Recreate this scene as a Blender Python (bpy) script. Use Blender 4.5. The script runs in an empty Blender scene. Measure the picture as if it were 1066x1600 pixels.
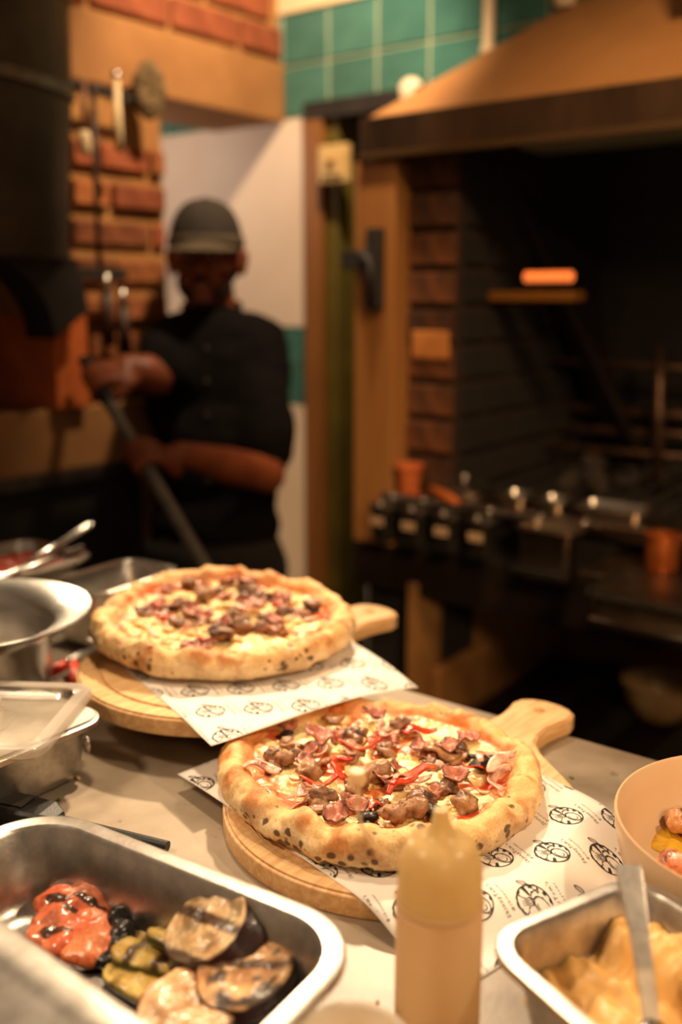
import bpy, bmesh, math, random
import numpy as np
from mathutils import Vector, Matrix, noise

random.seed(7)
SC = bpy.context.scene
COL = SC.collection
PI = math.pi

# ------------------------------------------------------------------ camera
CAM_H = 1.455
FPX = 1556.0                       # focal length in pixels of the 1066 x 1600 frame (35 mm lens)
PITCH = math.atan(335 / FPX)
YAW = math.radians(37.5)
cam_data = bpy.data.cameras.new('camera')
cam = bpy.data.objects.new('camera', cam_data)
COL.objects.link(cam)
cam_data.sensor_fit = 'VERTICAL'
cam_data.sensor_height = 36.0
cam_data.lens = 36.0 * FPX / 1600.0
cam.location = (0, 0, CAM_H)
cam.rotation_euler = (PI / 2 - PITCH, 0, YAW)
cam_data.clip_start = 0.02
cam_data.dof.use_dof = True
cam_data.dof.focus_distance = 0.86
cam_data.dof.aperture_fstop = 2.2
SC.camera = cam

# ------------------------------------------------------------------ world, lamps, exposure
SC.view_settings.view_transform = 'Standard'
SC.view_settings.look = 'None'
SC.view_settings.gamma = 1.0
SC.view_settings.exposure = 0.0
SC.view_settings.use_curve_mapping = False
SC.cycles.use_denoising = True
SC.cycles.max_bounces = 8
SC.cycles.sample_clamp_indirect = 4.0
SC.cycles.caustics_reflective = False
SC.cycles.caustics_refractive = False

world = bpy.data.worlds.new('world')
SC.world = world
world.use_nodes = True
wbg = world.node_tree.nodes['Background']
wbg.inputs[0].default_value = (1.0, 0.66, 0.40, 1)
wbg.inputs[1].default_value = 0.19


def lamp(name, kind, loc, power, color, size=0.05, target=None, cone=90, blend=0.4):
    d = bpy.data.lights.new(name, kind)
    d.energy = power
    d.color = color
    if kind == 'AREA':
        d.shape = 'DISK'
        d.size = size
    else:
        d.shadow_soft_size = size
    if kind == 'SPOT':
        d.spot_size = math.radians(cone)
        d.spot_blend = blend
    o = bpy.data.objects.new(name, d)
    o.location = loc
    if target is not None:
        o.rotation_euler = (Vector(target) - Vector(loc)).to_track_quat('-Z', 'Y').to_euler()
    COL.objects.link(o)
    return o


# heat lamps over the pass, kitchen lamps behind, added fill spots
lamp('kitchen_key', 'SPOT', (-1.32, 1.90, 2.34), 215, (1.0, 0.75, 0.48), 0.04, (-0.66, 0.42, 0.98), 40, 1.0)
lamp('pass_lamp', 'SPOT', (-0.80, 0.80, 1.93), 22, (1.0, 0.75, 0.48), 0.05, (-0.66, 0.50, 0.98), 96, 0.6)
lamp('oven_side_fill', 'SPOT', (-1.70, 0.95, 1.46), 24, (1.0, 0.76, 0.48), 0.06, (-0.60, 0.64, 1.0), 44, 0.5)  # unseen low spot added to light the left sides of the boards
lamp('pass_lamp_side', 'SPOT', (0.34, 0.86, 1.93), 26, (1.0, 0.74, 0.47), 0.03, (0.0, 0.66, 0.98), 92, 0.5)
lamp('dining_fill', 'SPOT', (-1.15, -0.25, 2.35), 58, (1.0, 0.75, 0.49), 0.10, (-0.48, 0.34, 0.98), 38, 0.7)  # fill spot added from the camera side to brighten the vegetable pan
lamp('kitchen_lamp', 'SPOT', (0.0, 0.75, 2.70), 125, (1.0, 0.62, 0.29), 0.15, (-0.50, 1.90, 1.40), 62, 0.7)
lamp('grill_fill', 'SPOT', (1.10, -0.70, 2.30), 170, (1.0, 0.62, 0.30), 0.20, (-0.75, 1.90, 0.75), 34, 0.8)  # unseen spot added to lift the dark space under the grill
lamp('wall_lamp', 'SPOT', (-1.16, 1.55, 2.52), 84, (1.0, 0.70, 0.42), 0.05, (-1.95, 2.1, 1.40), 80, 0.6)
lamp('recess_lamp', 'POINT', (-2.22, 1.70, 1.84), 4.5, (1.0, 0.78, 0.62), 0.05)


# ------------------------------------------------------------------ back-projection of pixels onto real planes
_fw = np.array([-math.sin(YAW), math.cos(YAW), 0.0])
_rt = np.array([math.cos(YAW), math.sin(YAW), 0.0])
_f = _fw * math.cos(PITCH) - np.array([0, 0, 1.0]) * math.sin(PITCH)
_u = _fw * math.sin(PITCH) + np.array([0, 0, 1.0]) * math.cos(PITCH)
_c = np.array([0, 0, CAM_H])


def _ray(x, y):
    return _f + _rt * (x - 533) / FPX + _u * (800 - y) / FPX


def on_z(x, y, z):
    d = _ray(x, y)
    return Vector(_c + d * ((z - CAM_H) / d[2]))


def on_y(x, y, yy):
    d = _ray(x, y)
    return Vector(_c + d * (yy / d[1]))


def on_x(x, y, xx):
    d = _ray(x, y)
    return Vector(_c + d * (xx / d[0]))


def at(x, y, depth):
    return Vector(_c + _ray(x, y) * depth)


# ------------------------------------------------------------------ helpers
def S(r, g, b):
    f = lambda c: (c / 255) / 12.92 if c / 255 <= 0.04045 else ((c / 255 + 0.055) / 1.055) ** 2.4
    return (f(r), f(g), f(b), 1.0)


def lerp(a, b, t):
    return a + (b - a) * t


def mixc(a, b, t):
    return tuple(a[i] + (b[i] - a[i]) * t for i in range(3)) + (1.0,)


def sm(e0, e1, x):
    t = min(1.0, max(0.0, (x - e0) / (e1 - e0)))
    return t * t * (3 - 2 * t)


def nz(x, y, z=0.0):
    return noise.noise(Vector((x, y, z)))


def fbm(x, y, z=0.0, o=3):
    return noise.fractal(Vector((x, y, z)), 1.0, 2.0, o)


MATS = {}


def mat(name, color, rough=0.5, metal=0.0, color2=None, scale=20.0, bump=0.0, bscale=60.0, spec=0.5,
        trans=0.0, ior=1.45, stretch=(1, 1, 1), rnd=0.0, contrast=(0.35, 0.65), sss=0.0, emit=None, coat=0.0, alpha=1.0, detail=4.0):
    """A procedural material: two colours mixed by a noise, an optional bump, optional per-object variation."""
    if name in MATS:
        return MATS[name]
    m = bpy.data.materials.new(name)
    MATS[name] = m
    m.use_nodes = True
    nt = m.node_tree
    N, L = nt.nodes, nt.links
    b = N['Principled BSDF']
    b.inputs['Base Color'].default_value = color
    b.inputs['Roughness'].default_value = rough
    b.inputs['Metallic'].default_value = metal
    b.inputs['Specular IOR Level'].default_value = spec
    b.inputs['IOR'].default_value = ior
    b.inputs['Transmission Weight'].default_value = trans
    b.inputs['Subsurface Weight'].default_value = sss
    b.inputs['Coat Weight'].default_value = coat
    b.inputs['Alpha'].default_value = alpha
    if sss:
        b.inputs['Subsurface Radius'].default_value = (0.01, 0.006, 0.003)
    if emit:
        b.inputs['Emission Color'].default_value = emit[0]
        b.inputs['Emission Strength'].default_value = emit[1]
    tc = N.new('ShaderNodeTexCoord')
    mp = N.new('ShaderNodeMapping')
    mp.inputs['Scale'].default_value = stretch
    L.new(tc.outputs['Object'], mp.inputs['Vector'])
    out = None
    if color2 is not None:
        n = N.new('ShaderNodeTexNoise')
        n.inputs['Scale'].default_value = scale
        n.inputs['Detail'].default_value = detail
        n.inputs['Roughness'].default_value = 0.6
        L.new(mp.outputs[0], n.inputs['Vector'])
        r = N.new('ShaderNodeMapRange')
        r.inputs['From Min'].default_value = contrast[0]
        r.inputs['From Max'].default_value = contrast[1]
        L.new(n.outputs['Fac'], r.inputs['Value'])
        mx = N.new('ShaderNodeMix')
        mx.data_type = 'RGBA'
        mx.inputs['A'].default_value = color
        mx.inputs['B'].default_value = color2
        L.new(r.outputs[0], mx.inputs['Factor'])
        out = mx.outputs['Result']
    if rnd:
        oi = N.new('ShaderNodeObjectInfo')
        hv = N.new('ShaderNodeHueSaturation')
        r2 = N.new('ShaderNodeMapRange')
        r2.inputs['To Min'].default_value = 1 - rnd
        r2.inputs['To Max'].default_value = 1 + rnd
        L.new(oi.outputs['Random'], r2.inputs['Value'])
        L.new(r2.outputs[0], hv.inputs['Value'])
        if out:
            L.new(out, hv.inputs['Color'])
        else:
            hv.inputs['Color'].default_value = color
        out = hv.outputs['Color']
    if out:
        L.new(out, b.inputs['Base Color'])
    if bump:
        n2 = N.new('ShaderNodeTexNoise')
        n2.inputs['Scale'].default_value = bscale
        n2.inputs['Detail'].default_value = 5
        L.new(mp.outputs[0], n2.inputs['Vector'])
        bp = N.new('ShaderNodeBump')
        bp.inputs['Strength'].default_value = bump
        bp.inputs['Distance'].default_value = 0.002
        L.new(n2.outputs['Fac'], bp.inputs['Height'])
        L.new(bp.outputs[0], b.inputs['Normal'])
    return m


def thin_plastic(name, color, rough, share):
    """Milky plastic: part of the light passes through it diffusely."""
    m = mat(name, color, rough)
    N, L = m.node_tree.nodes, m.node_tree.links
    t = N.new('ShaderNodeBsdfTranslucent')
    t.inputs['Color'].default_value = color
    x = N.new('ShaderNodeMixShader')
    x.inputs[0].default_value = share
    L.new(N['Principled BSDF'].outputs[0], x.inputs[1])
    L.new(t.outputs[0], x.inputs[2])
    L.new(x.outputs[0], N['Material Output'].inputs['Surface'])
    return m


def vmat(name, rough=0.5, spec=0.5, bump=0.0, bscale=300.0, var=0.15, coat=0.0, sss=0.0, chars=False):
    """A material whose base colour is the mesh's own pigment attribute 'Col', broken up by a fine noise."""
    if name in MATS:
        return MATS[name]
    m = bpy.data.materials.new(name)
    MATS[name] = m
    m.use_nodes = True
    nt = m.node_tree
    N, L = nt.nodes, nt.links
    b = N['Principled BSDF']
    b.inputs['Roughness'].default_value = rough
    b.inputs['Specular IOR Level'].default_value = spec
    b.inputs['Coat Weight'].default_value = coat
    b.inputs['Coat Roughness'].default_value = 0.15
    b.inputs['Subsurface Weight'].default_value = sss
    b.inputs['Subsurface Radius'].default_value = (0.006, 0.003, 0.0015)
    a = N.new('ShaderNodeAttribute')
    a.attribute_name = 'Col'
    tc = N.new('ShaderNodeTexCoord')
    n = N.new('ShaderNodeTexNoise')
    n.inputs['Scale'].default_value = bscale
    n.inputs['Detail'].default_value = 5
    L.new(tc.outputs['Object'], n.inputs['Vector'])
    r = N.new('ShaderNodeMapRange')
    r.inputs['From Min'].default_value = 0.3
    r.inputs['From Max'].default_value = 0.7
    r.inputs['To Min'].default_value = 1 - var
    r.inputs['To Max'].default_value = 1 + var
    L.new(n.outputs['Fac'], r.inputs['Value'])
    hv = N.new('ShaderNodeHueSaturation')
    L.new(r.outputs[0], hv.inputs['Value'])
    L.new(a.outputs['Color'], hv.inputs['Color'])
    L.new(hv.outputs[0], b.inputs['Base Color'])
    if bump:
        bp = N.new('ShaderNodeBump')
        bp.inputs['Strength'].default_value = bump
        bp.inputs['Distance'].default_value = 0.001
        L.new(n.outputs['Fac'], bp.inputs['Height'])
        L.new(bp.outputs[0], b.inputs['Normal'])
    # charred leopard spots: round cells, as large as the attribute 'Char' says
    ca = N.new('ShaderNodeAttribute')
    ca.attribute_name = 'Char'
    vo = N.new('ShaderNodeTexVoronoi')
    vo.inputs['Scale'].default_value = 112
    L.new(tc.outputs['Object'], vo.inputs['Vector'])
    sx = N.new('ShaderNodeSeparateColor')
    L.new(vo.outputs['Color'], sx.inputs[0])
    k1 = N.new('ShaderNodeMath'); k1.operation = 'MULTIPLY'
    L.new(ca.outputs['Fac'], k1.inputs[0]); L.new(sx.outputs[0], k1.inputs[1])
    k2 = N.new('ShaderNodeMath'); k2.operation = 'SUBTRACT'
    L.new(k1.outputs[0], k2.inputs[0]); L.new(vo.outputs['Distance'], k2.inputs[1])
    k3 = N.new('ShaderNodeMapRange'); k3.inputs['From Min'].default_value = -0.05; k3.inputs['From Max'].default_value = 0.12; k3.inputs['To Max'].default_value = 0.85
    L.new(k2.outputs[0], k3.inputs['Value'])
    mx = N.new('ShaderNodeMix'); mx.data_type = 'RGBA'
    mx.inputs['B'].default_value = S(58, 32, 18)
    L.new(k3.outputs[0], mx.inputs['Factor']); L.new(hv.outputs[0], mx.inputs['A'])
    if chars:
        L.new(mx.outputs['Result'], b.inputs['Base Color'])
    # glossier where the attribute 'Wet' says so
    w = N.new('ShaderNodeAttribute')
    w.attribute_name = 'Wet'
    rr = N.new('ShaderNodeMapRange')
    rr.inputs['To Min'].default_value = rough
    rr.inputs['To Max'].default_value = 0.22
    L.new(w.outputs['Fac'], rr.inputs['Value'])
    L.new(rr.outputs[0], b.inputs['Roughness'])
    return m


class MB:
    """Collects simple solids into one mesh."""

    def __init__(s):
        s.v, s.f = [], []

    def add(s, vs, fs):
        o = len(s.v)
        s.v += [tuple(p) for p in vs]
        s.f += [tuple(i + o for i in f) for f in fs]
        return s

    def box(s, lo, hi, rot=0.0, piv=None):
        x0, y0, z0 = lo
        x1, y1, z1 = hi
        vs = [Vector(p) for p in ((x0, y0, z0), (x1, y0, z0), (x1, y1, z0), (x0, y1, z0), (x0, y0, z1), (x1, y0, z1), (x1, y1, z1), (x0, y1, z1))]
        if rot:
            c = Vector(piv) if piv else (Vector(lo) + Vector(hi)) / 2
            R = Matrix.Rotation(rot, 3, 'Z')
            vs = [R @ (p - c) + c for p in vs]
        return s.add(vs, [(0, 3, 2, 1), (4, 5, 6, 7), (0, 1, 5, 4), (1, 2, 6, 5), (2, 3, 7, 6), (3, 0, 4, 7)])

    def rings(s, rings, cap0=True, cap1=True):
        n = len(rings[0])
        o = len(s.v)
        for r in rings:
            s.v += [tuple(p) for p in r]
        for i in range(len(rings) - 1):
            for j in range(n):
                a, b = o + i * n + j, o + i * n + (j + 1) % n
                s.f.append((a, b, b + n, a + n))
        if cap0:
            s.f.append(tuple(o + j for j in reversed(range(n))))
        if cap1:
            s.f.append(tuple(o + (len(rings) - 1) * n + j for j in range(n)))
        return s

    def lathe(s, prof, c=(0, 0, 0), n=32, cap0=True, cap1=True):
        return s.rings([[(c[0] + r * math.cos(2 * PI * j / n), c[1] + r * math.sin(2 * PI * j / n), c[2] + z) for j in range(n)] for r, z in prof], cap0, cap1)

    def tube(s, pts, rad, n=10, flat=1.0, upv=(0, 0, 1), cap=True):
        pts = [Vector(p) for p in pts]
        rads = rad if isinstance(rad, (list, tuple)) else [rad] * len(pts)
        rings = []
        for i, p in enumerate(pts):
            t = (pts[min(i + 1, len(pts) - 1)] - pts[max(i - 1, 0)]).normalized()
            u = Vector(upv)
            if abs(t.dot(u)) > 0.95:
                u = Vector((1, 0, 0))
            a = t.cross(u).normalized()
            b = a.cross(t).normalized()
            rings.append([p + a * (rads[i] * math.cos(2 * PI * j / n)) + b * (rads[i] * flat * math.sin(2 * PI * j / n)) for j in range(n)])
        return s.rings(rings, cap, cap)

    def capsule(s, a, b, ra, rb, n=16, k=5):
        """A tapered capsule, closed."""
        a, b = Vector(a), Vector(b)
        t = (b - a)
        ln = max(t.length, 1e-5)
        t.normalize()
        u = Vector((0, 0, 1)) if abs(t.z) < 0.9 else Vector((1, 0, 0))
        x = t.cross(u).normalized()
        y = x.cross(t).normalized()
        rings = []
        for i in range(k):
            ph = -PI / 2 + (PI / 2) * (i + 0.25) / k
            rings.append((a + t * (ra * math.sin(ph)), ra * math.cos(ph)))
        rings += [(a, ra), (a + t * (ln * 0.5), (ra + rb) / 2), (b, rb)]
        for i in range(k):
            ph = (PI / 2) * (i + 0.75) / k
            rings.append((b + t * (rb * math.sin(ph)), rb * math.cos(ph)))
        return s.rings([[p + x * (r * math.cos(2 * PI * j / n)) + y * (-r * math.sin(2 * PI * j / n)) for j in range(n)] for p, r in rings])

    def ell(s, c, r, rot=None, n=18, k=10):
        rings = []
        R = rot if rot is not None else Matrix.Identity(3)
        c = Vector(c)
        for i in range(k):
            ph = -PI / 2 + PI * (i + 0.5) / k
            rings.append([c + R @ Vector((r[0] * math.cos(ph) * math.cos(2 * PI * j / n), r[1] * math.cos(ph) * math.sin(2 * PI * j / n), r[2] * math.sin(ph))) for j in range(n)])
        return s.rings(rings)

    def mesh(s, name):
        me = bpy.data.meshes.new(name)
        me.from_pydata(s.v, [], s.f)
        me.update()
        return me

    def build(s, name, m=None, parent=None, smooth=False, bevel=0.0, seg=2, kind=None, label=None, loc=None):
        me = s.mesh(name)
        bm = bmesh.new()
        bm.from_mesh(me)
        bmesh.ops.recalc_face_normals(bm, faces=bm.faces)
        if bevel:
            ed = [e for e in bm.edges if len(e.link_faces) == 2 and e.calc_face_angle(0) > 0.6]
            bmesh.ops.bevel(bm, geom=ed, offset=bevel, segments=seg, affect='EDGES', profile=0.6, clamp_overlap=True)
        bm.to_mesh(me)
        bm.free()
        return link(name, me, m, parent, smooth, kind, label, loc)


def link(name, me, m=None, parent=None, smooth=False, kind=None, label=None, loc=None):
    if smooth:
        me.polygons.foreach_set('use_smooth', [True] * len(me.polygons))
        if smooth == 'auto':
            try:
                me.set_sharp_from_angle(angle=math.radians(38))
            except Exception:
                pass
    if m is not None and not me.materials:
        me.materials.append(m)
    o = bpy.data.objects.new(name, me)
    COL.objects.link(o)
    if loc is not None:
        o.location = loc
    if parent is not None:
        o.parent = parent
    if kind:
        o['kind'] = kind
    if label:
        o['label'] = label
    return o


def tag(o, label, cat, group=None, kind=None):
    o['label'] = label
    o['category'] = cat
    if group:
        o['group'] = group
    if kind:
        o['kind'] = kind
    return o


def thing(name, loc, label, cat, group=None, rz=0.0):
    o = bpy.data.objects.new(name, None)
    o.empty_display_size = 0.05
    COL.objects.link(o)
    o.location = loc
    o.rotation_euler = (0, 0, rz)
    return tag(o, label, cat, group)


def copy_piece(o, parent, loc, rot=(0, 0, 0), scale=(1, 1, 1), name=None):
    c = o.copy()
    if name:
        c.name = name
    COL.objects.link(c)
    c.parent = parent
    c.location = loc
    c.rotation_euler = rot
    c.scale = scale
    return c


def baked(o, name):
    """The evaluated mesh of an object with modifiers; the source object is removed."""
    dg = bpy.context.evaluated_depsgraph_get()
    me = bpy.data.meshes.new_from_object(o.evaluated_get(dg))
    me.name = name
    bpy.data.objects.remove(o)
    return me


def remeshed(mb, name, voxel, smooth=4, factor=0.5):
    """The union of closed solids as one continuous surface."""
    me = mb.mesh(name)
    bm = bmesh.new()
    bm.from_mesh(me)
    bmesh.ops.recalc_face_normals(bm, faces=bm.faces)
    bm.to_mesh(me)
    bm.free()
    o = bpy.data.objects.new(name, me)
    COL.objects.link(o)
    r = o.modifiers.new('r', 'REMESH')
    r.mode = 'VOXEL'
    r.voxel_size = voxel
    if smooth:
        s = o.modifiers.new('s', 'SMOOTH')
        s.iterations = smooth
        s.factor = factor
    return baked(o, name)


def rrect(w, h, r, z, n=6, cx=0.0, cy=0.0):
    pts = []
    for qx, qy, a0 in ((1, 1, 0), (-1, 1, 90), (-1, -1, 180), (1, -1, 270)):
        for i in range(n + 1):
            a = math.radians(a0 + 90 * i / n)
            pts.append((cx + qx * (w / 2 - r) + r * math.cos(a), cy + qy * (h / 2 - r) + r * math.sin(a), z))
    return pts


def flat_shape(name, outlines, thick, bevel=0.0, res=2):
    """A flat plate with holes: 2-D outlines filled and thickened (bottom at z = 0)."""
    cu = bpy.data.curves.new(name, 'CURVE')
    cu.dimensions = '2D'
    cu.fill_mode = 'BOTH'
    cu.extrude = max(thick / 2 - bevel, 0)
    cu.bevel_depth = bevel
    cu.bevel_resolution = res
    for pts in outlines:
        sp = cu.splines.new('POLY')
        sp.points.add(len(pts) - 1)
        for i, p in enumerate(pts):
            sp.points[i].co = (p[0], p[1], 0, 1)
        sp.use_cyclic_u = True
    o = bpy.data.objects.new(name, cu)
    COL.objects.link(o)
    me = baked(o, name)
    me.transform(Matrix.Translation((0, 0, thick / 2)))
    return me


def join_meshes(name, meshes):
    bm = bmesh.new()
    for me in meshes:
        bm.from_mesh(me)
    out = bpy.data.meshes.new(name)
    bm.to_mesh(out)
    bm.free()
    return out


def setattrs(me, cols, wet=None):
    a = me.attributes.new('Col', 'FLOAT_COLOR', 'POINT')
    a.data.foreach_set('color', [c for q in cols for c in (q[0], q[1], q[2], 1.0)])
    if wet is not None:
        w = me.attributes.new('Wet', 'FLOAT', 'POINT')
        w.data.foreach_set('value', wet)


def circle(r, n=64, c=(0, 0), rev=False):
    p = [(c[0] + r * math.cos(2 * PI * i / n), c[1] + r * math.sin(2 * PI * i / n)) for i in range(n)]
    return p[::-1] if rev else p


# ------------------------------------------------------------------ shared materials
STEEL = mat('brushed_steel', (0.62, 0.58, 0.53, 1), 0.27, 1.0, (0.50, 0.47, 0.43, 1), 40, 0.10, 400)
STEEL_WORN = mat('scratched_steel', (0.60, 0.56, 0.51, 1), 0.34, 1.0, (0.42, 0.38, 0.34, 1), 60, 0.07, 300)
STEEL_DARK = mat('dull_dark_steel', (0.22, 0.19, 0.17, 1), 0.45, 1.0, (0.12, 0.10, 0.09, 1), 25, 0.15, 120)
BLACK_IRON = mat('black_iron', (0.012, 0.010, 0.009, 1), 0.65, 0.0, (0.022, 0.018, 0.015, 1), 12, 0.3, 90)
BLACK_PLASTIC = mat('black_plastic', (0.010, 0.010, 0.010, 1), 0.48, 0.0, (0.028, 0.028, 0.028, 1), 90, 0.2, 500, contrast=(0.55, 0.8))
# ================================================================== the room
WALL_Y = 2.105          # tiled wall behind the cook and the grill
OVEN_X = -1.81          # face of the brick oven on the left
GRILL_Y = 1.80          # front of the grill station
TOP = 0.98              # the pass counter

fl = MB().box((-3.2, -1.0, -0.05), (1.6, 3.0, 0.0))
o = fl.build('floor', mat('floor_stone', S(52, 38, 28), 0.5, 0, S(34, 25, 18), 6, 0.1, 40))
o['kind'] = 'structure'

# --- back wall: one piece of masonry with white panels, teal tiles and a doorway
plaster = mat('white_wall_panel', S(226, 208, 190), 0.55, 0, S(216, 196, 176), 3)
cream = mat('cream_plaster', S(236, 214, 178), 0.7, 0, S(226, 200, 160), 5)
grout = mat('tile_grout', S(164, 172, 142), 0.8)
wall = MB()
wall.box((-2.6, WALL_Y, 0.0), (-1.712, WALL_Y + 0.12, 2.9))
wall.box((-1.712, WALL_Y, 1.925), (-1.36, WALL_Y + 0.12, 2.9))
wall.box((-1.36, WALL_Y, 1.78), (0.6, WALL_Y + 0.12, 2.9))
wall_back = wall.build('wall_back', grout)
wall_back['kind'] = 'structure'
MB().box((-2.6, WALL_Y - 0.006, 0.0), (-1.714, WALL_Y, 1.165)).build('wall_panel', plaster, wall_back, bevel=0.001)
MB().box((-2.6, WALL_Y - 0.006, 1.378), (-1.714, WALL_Y, 1.908)).build('wall_panel', plaster, wall_back, bevel=0.001)
MB().box((-2.6, WALL_Y - 0.010, 2.163), (0.6, WALL_Y, 2.9)).build('wall_plaster', cream, wall_back)
teal = mat('teal_glazed_tile', S(74, 122, 112), 0.24, 0, S(58, 104, 98), 9, 0.05, 30, rnd=0.14)
tile_me = MB().box((0.003, -0.005, 0.003), (0.1465, 0.0, 0.1235)).mesh('tile')
bm = bmesh.new(); bm.from_mesh(tile_me)
bmesh.ops.recalc_face_normals(bm, faces=bm.faces)
bmesh.ops.bevel(bm, geom=list(bm.edges), offset=0.0022, segments=1, affect='EDGES')
bm.to_mesh(tile_me); bm.free()
tile_me.materials.append(teal)


def tiles(x0, x1, z0, nrow, th=0.1265, tw=0.1495):
    n = int(math.ceil((x1 - x0) / tw))
    for r in range(nrow):
        for i in range(n):
            t = bpy.data.objects.new('tile', tile_me)
            COL.objects.link(t)
            t.parent = wall_back
            t.location = (x0 + i * tw, WALL_Y, z0 + r * th)
            t.scale = (min(1.0, (x1 - x0 - i * tw) / tw), 1, th / 0.1265)


tiles(-2.40, -1.714, 1.166, 2, 0.1062)          # band at waist height
tiles(-2.40, -0.55, 1.910, 2)                   # two courses above the panels

# white service pipes running up the tiled wall
pipe_m = mat('white_pipe_paint', S(236, 218, 190), 0.45, 0, S(222, 200, 170), 8)
p = MB().tube([(-1.186, WALL_Y - 0.022, 1.95), (-1.186, WALL_Y - 0.022, 2.6)], 0.014, 12)
p.tube([(-1.186, WALL_Y - 0.022, 1.985), (-1.186, WALL_Y - 0.022, 2.0)], 0.018, 12)
tag(p.build('service_pipe', pipe_m, smooth='auto'), 'white painted pipe running up the teal tiles above the hood', 'pipe')
p = MB().tube([(-1.005, WALL_Y - 0.022, 2.05), (-1.005, WALL_Y - 0.022, 2.6)], 0.022, 12)
p.tube([(-1.005, WALL_Y - 0.022, 2.07), (-1.005, WALL_Y - 0.022, 2.09)], 0.027, 12)
tag(p.build('service_pipe', pipe_m, smooth='auto'), 'short cream pipe end at the top edge, just above the hood slope', 'pipe')
p = MB().lathe([(0.0, 0.0), (0.028, 0.001), (0.034, 0.006), (0.033, 0.014), (0.020, 0.024), (0.0, 0.027)], n=24)
ob = tag(p.build('alarm_dome', pipe_m, smooth=True), 'small round cream fitting on the tiles where the hood begins', 'wall fitting')
ob.location = (-1.396, WALL_Y - 0.008, 1.928)
ob.rotation_euler = (PI / 2, 0, 0)

# doorway beside the grill: brown jamb, dark head, greenish inner lining
brown = mat('brown_painted_timber', S(140, 92, 44), 0.5, 0, S(118, 74, 34), 14, 0.1, 60, stretch=(1, 1, 0.1))
door = bpy.data.objects.new('door_1', None); COL.objects.link(door); door['kind'] = 'structure'
MB().box((-1.714, WALL_Y - 0.03, 0.0), (-1.655, WALL_Y + 0.05, 1.935)).build('jamb', brown, door, bevel=0.003)
MB().box((-1.655, WALL_Y - 0.012, 0.0), (-1.617, WALL_Y + 0.13, 1.92)).build('inner_lining', mat('olive_lining', S(96, 84, 26), 0.6, 0, S(78, 66, 20), 10), door, bevel=0.002)
MB().box((-1.714, WALL_Y - 0.032, 1.895), (-1.33, WALL_Y + 0.05, 1.938)).build('head', BLACK_IRON, door, bevel=0.003)
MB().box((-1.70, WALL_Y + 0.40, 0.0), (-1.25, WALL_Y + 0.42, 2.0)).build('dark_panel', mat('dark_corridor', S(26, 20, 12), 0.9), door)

# switch box above the doorway
sw = thing('switch_box', (-1.598, WALL_Y - 0.05, 1.778), 'small cream switch box at the top of the doorway beside the hood', 'switch box')
MB().box((-0.036, -0.02, -0.045), (0.054, 0.0, 0.045)).build('back_box', mat('cream_plastic', S(206, 178, 122), 0.4, 0, S(190, 160, 106), 30), sw, bevel=0.004)
MB().box((-0.018, -0.028, -0.03), (0.044, -0.018, 0.02)).build('cover', MATS['cream_plastic'], sw, bevel=0.004)
MB().box((0.0, -0.034, -0.012), (0.02, -0.026, 0.008)).build('rocker', MATS['brown_painted_timber'], sw, bevel=0.002)

# ------------------------------------------------------------------ the brick oven on the left
brick_cols = [mat('brick_orange', S(168, 104, 58), 0.85, 0, S(138, 78, 40), 18, 0.5, 90, rnd=0.25),
              mat('brick_brown', S(136, 80, 46), 0.9, 0, S(100, 54, 30), 22, 0.5, 90, rnd=0.25),
              mat('brick_red', S(156, 84, 50), 0.85, 0, S(124, 62, 36), 16, 0.5, 90, rnd=0.2)]
mortar = mat('oven_mortar', S(172, 124, 72), 0.95, 0, S(144, 100, 56), 14, 0.6, 60)
stone = mat('sand_stone', S(158, 112, 66), 0.8, 0, S(140, 96, 54), 6, 0.25, 50)
soot = mat('oven_soot', S(16, 11, 8), 0.9)
brick_me = []
for k in range(3):
    b_ = MB().box((-0.012, -0.107, -0.026), (0.012, 0.107, 0.026)).mesh('brick')
    bm = bmesh.new(); bm.from_mesh(b_)
    bmesh.ops.recalc_face_normals(bm, faces=bm.faces)
    bmesh.ops.bevel(bm, geom=list(bm.edges), offset=0.005, segments=1, affect='EDGES')
    for v in bm.verts:
        v.co += Vector((nz(v.co.y * 30, v.co.z * 40, k * 5), nz(v.co.z * 30, k * 9, v.co.y * 30), nz(v.co.y * 20, 3, k * 7))) * 0.003
    bm.to_mesh(b_); bm.free()
    b_.materials.append(brick_cols[k])
    brick_me.append(b_)


def bricks(parent, y0, y1, z0, z1, x, course=0.082, ln=0.232, off=0, tall=1.0):
    rows = int((z1 - z0) / course)
    for r in range(rows):
        z = z0 + (r + 0.5) * course
        y = y0 - (ln / 2 if (r + off) % 2 else 0)
        while y < y1 - 0.01:
            a, b = max(y, y0) + 0.006, min(y + ln, y1) - 0.006
            if b - a > 0.03:
                t = bpy.data.objects.new('brick', random.choice(brick_me))
                COL.objects.link(t)
                t.parent = parent
                t.location = (x + random.uniform(-0.004, 0.004), (a + b) / 2, z)
                t.scale = (1, (b - a) / 0.214, tall)
            y += ln


oven = bpy.data.objects.new('wall_left', None); COL.objects.link(oven); oven['kind'] = 'structure'
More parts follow.
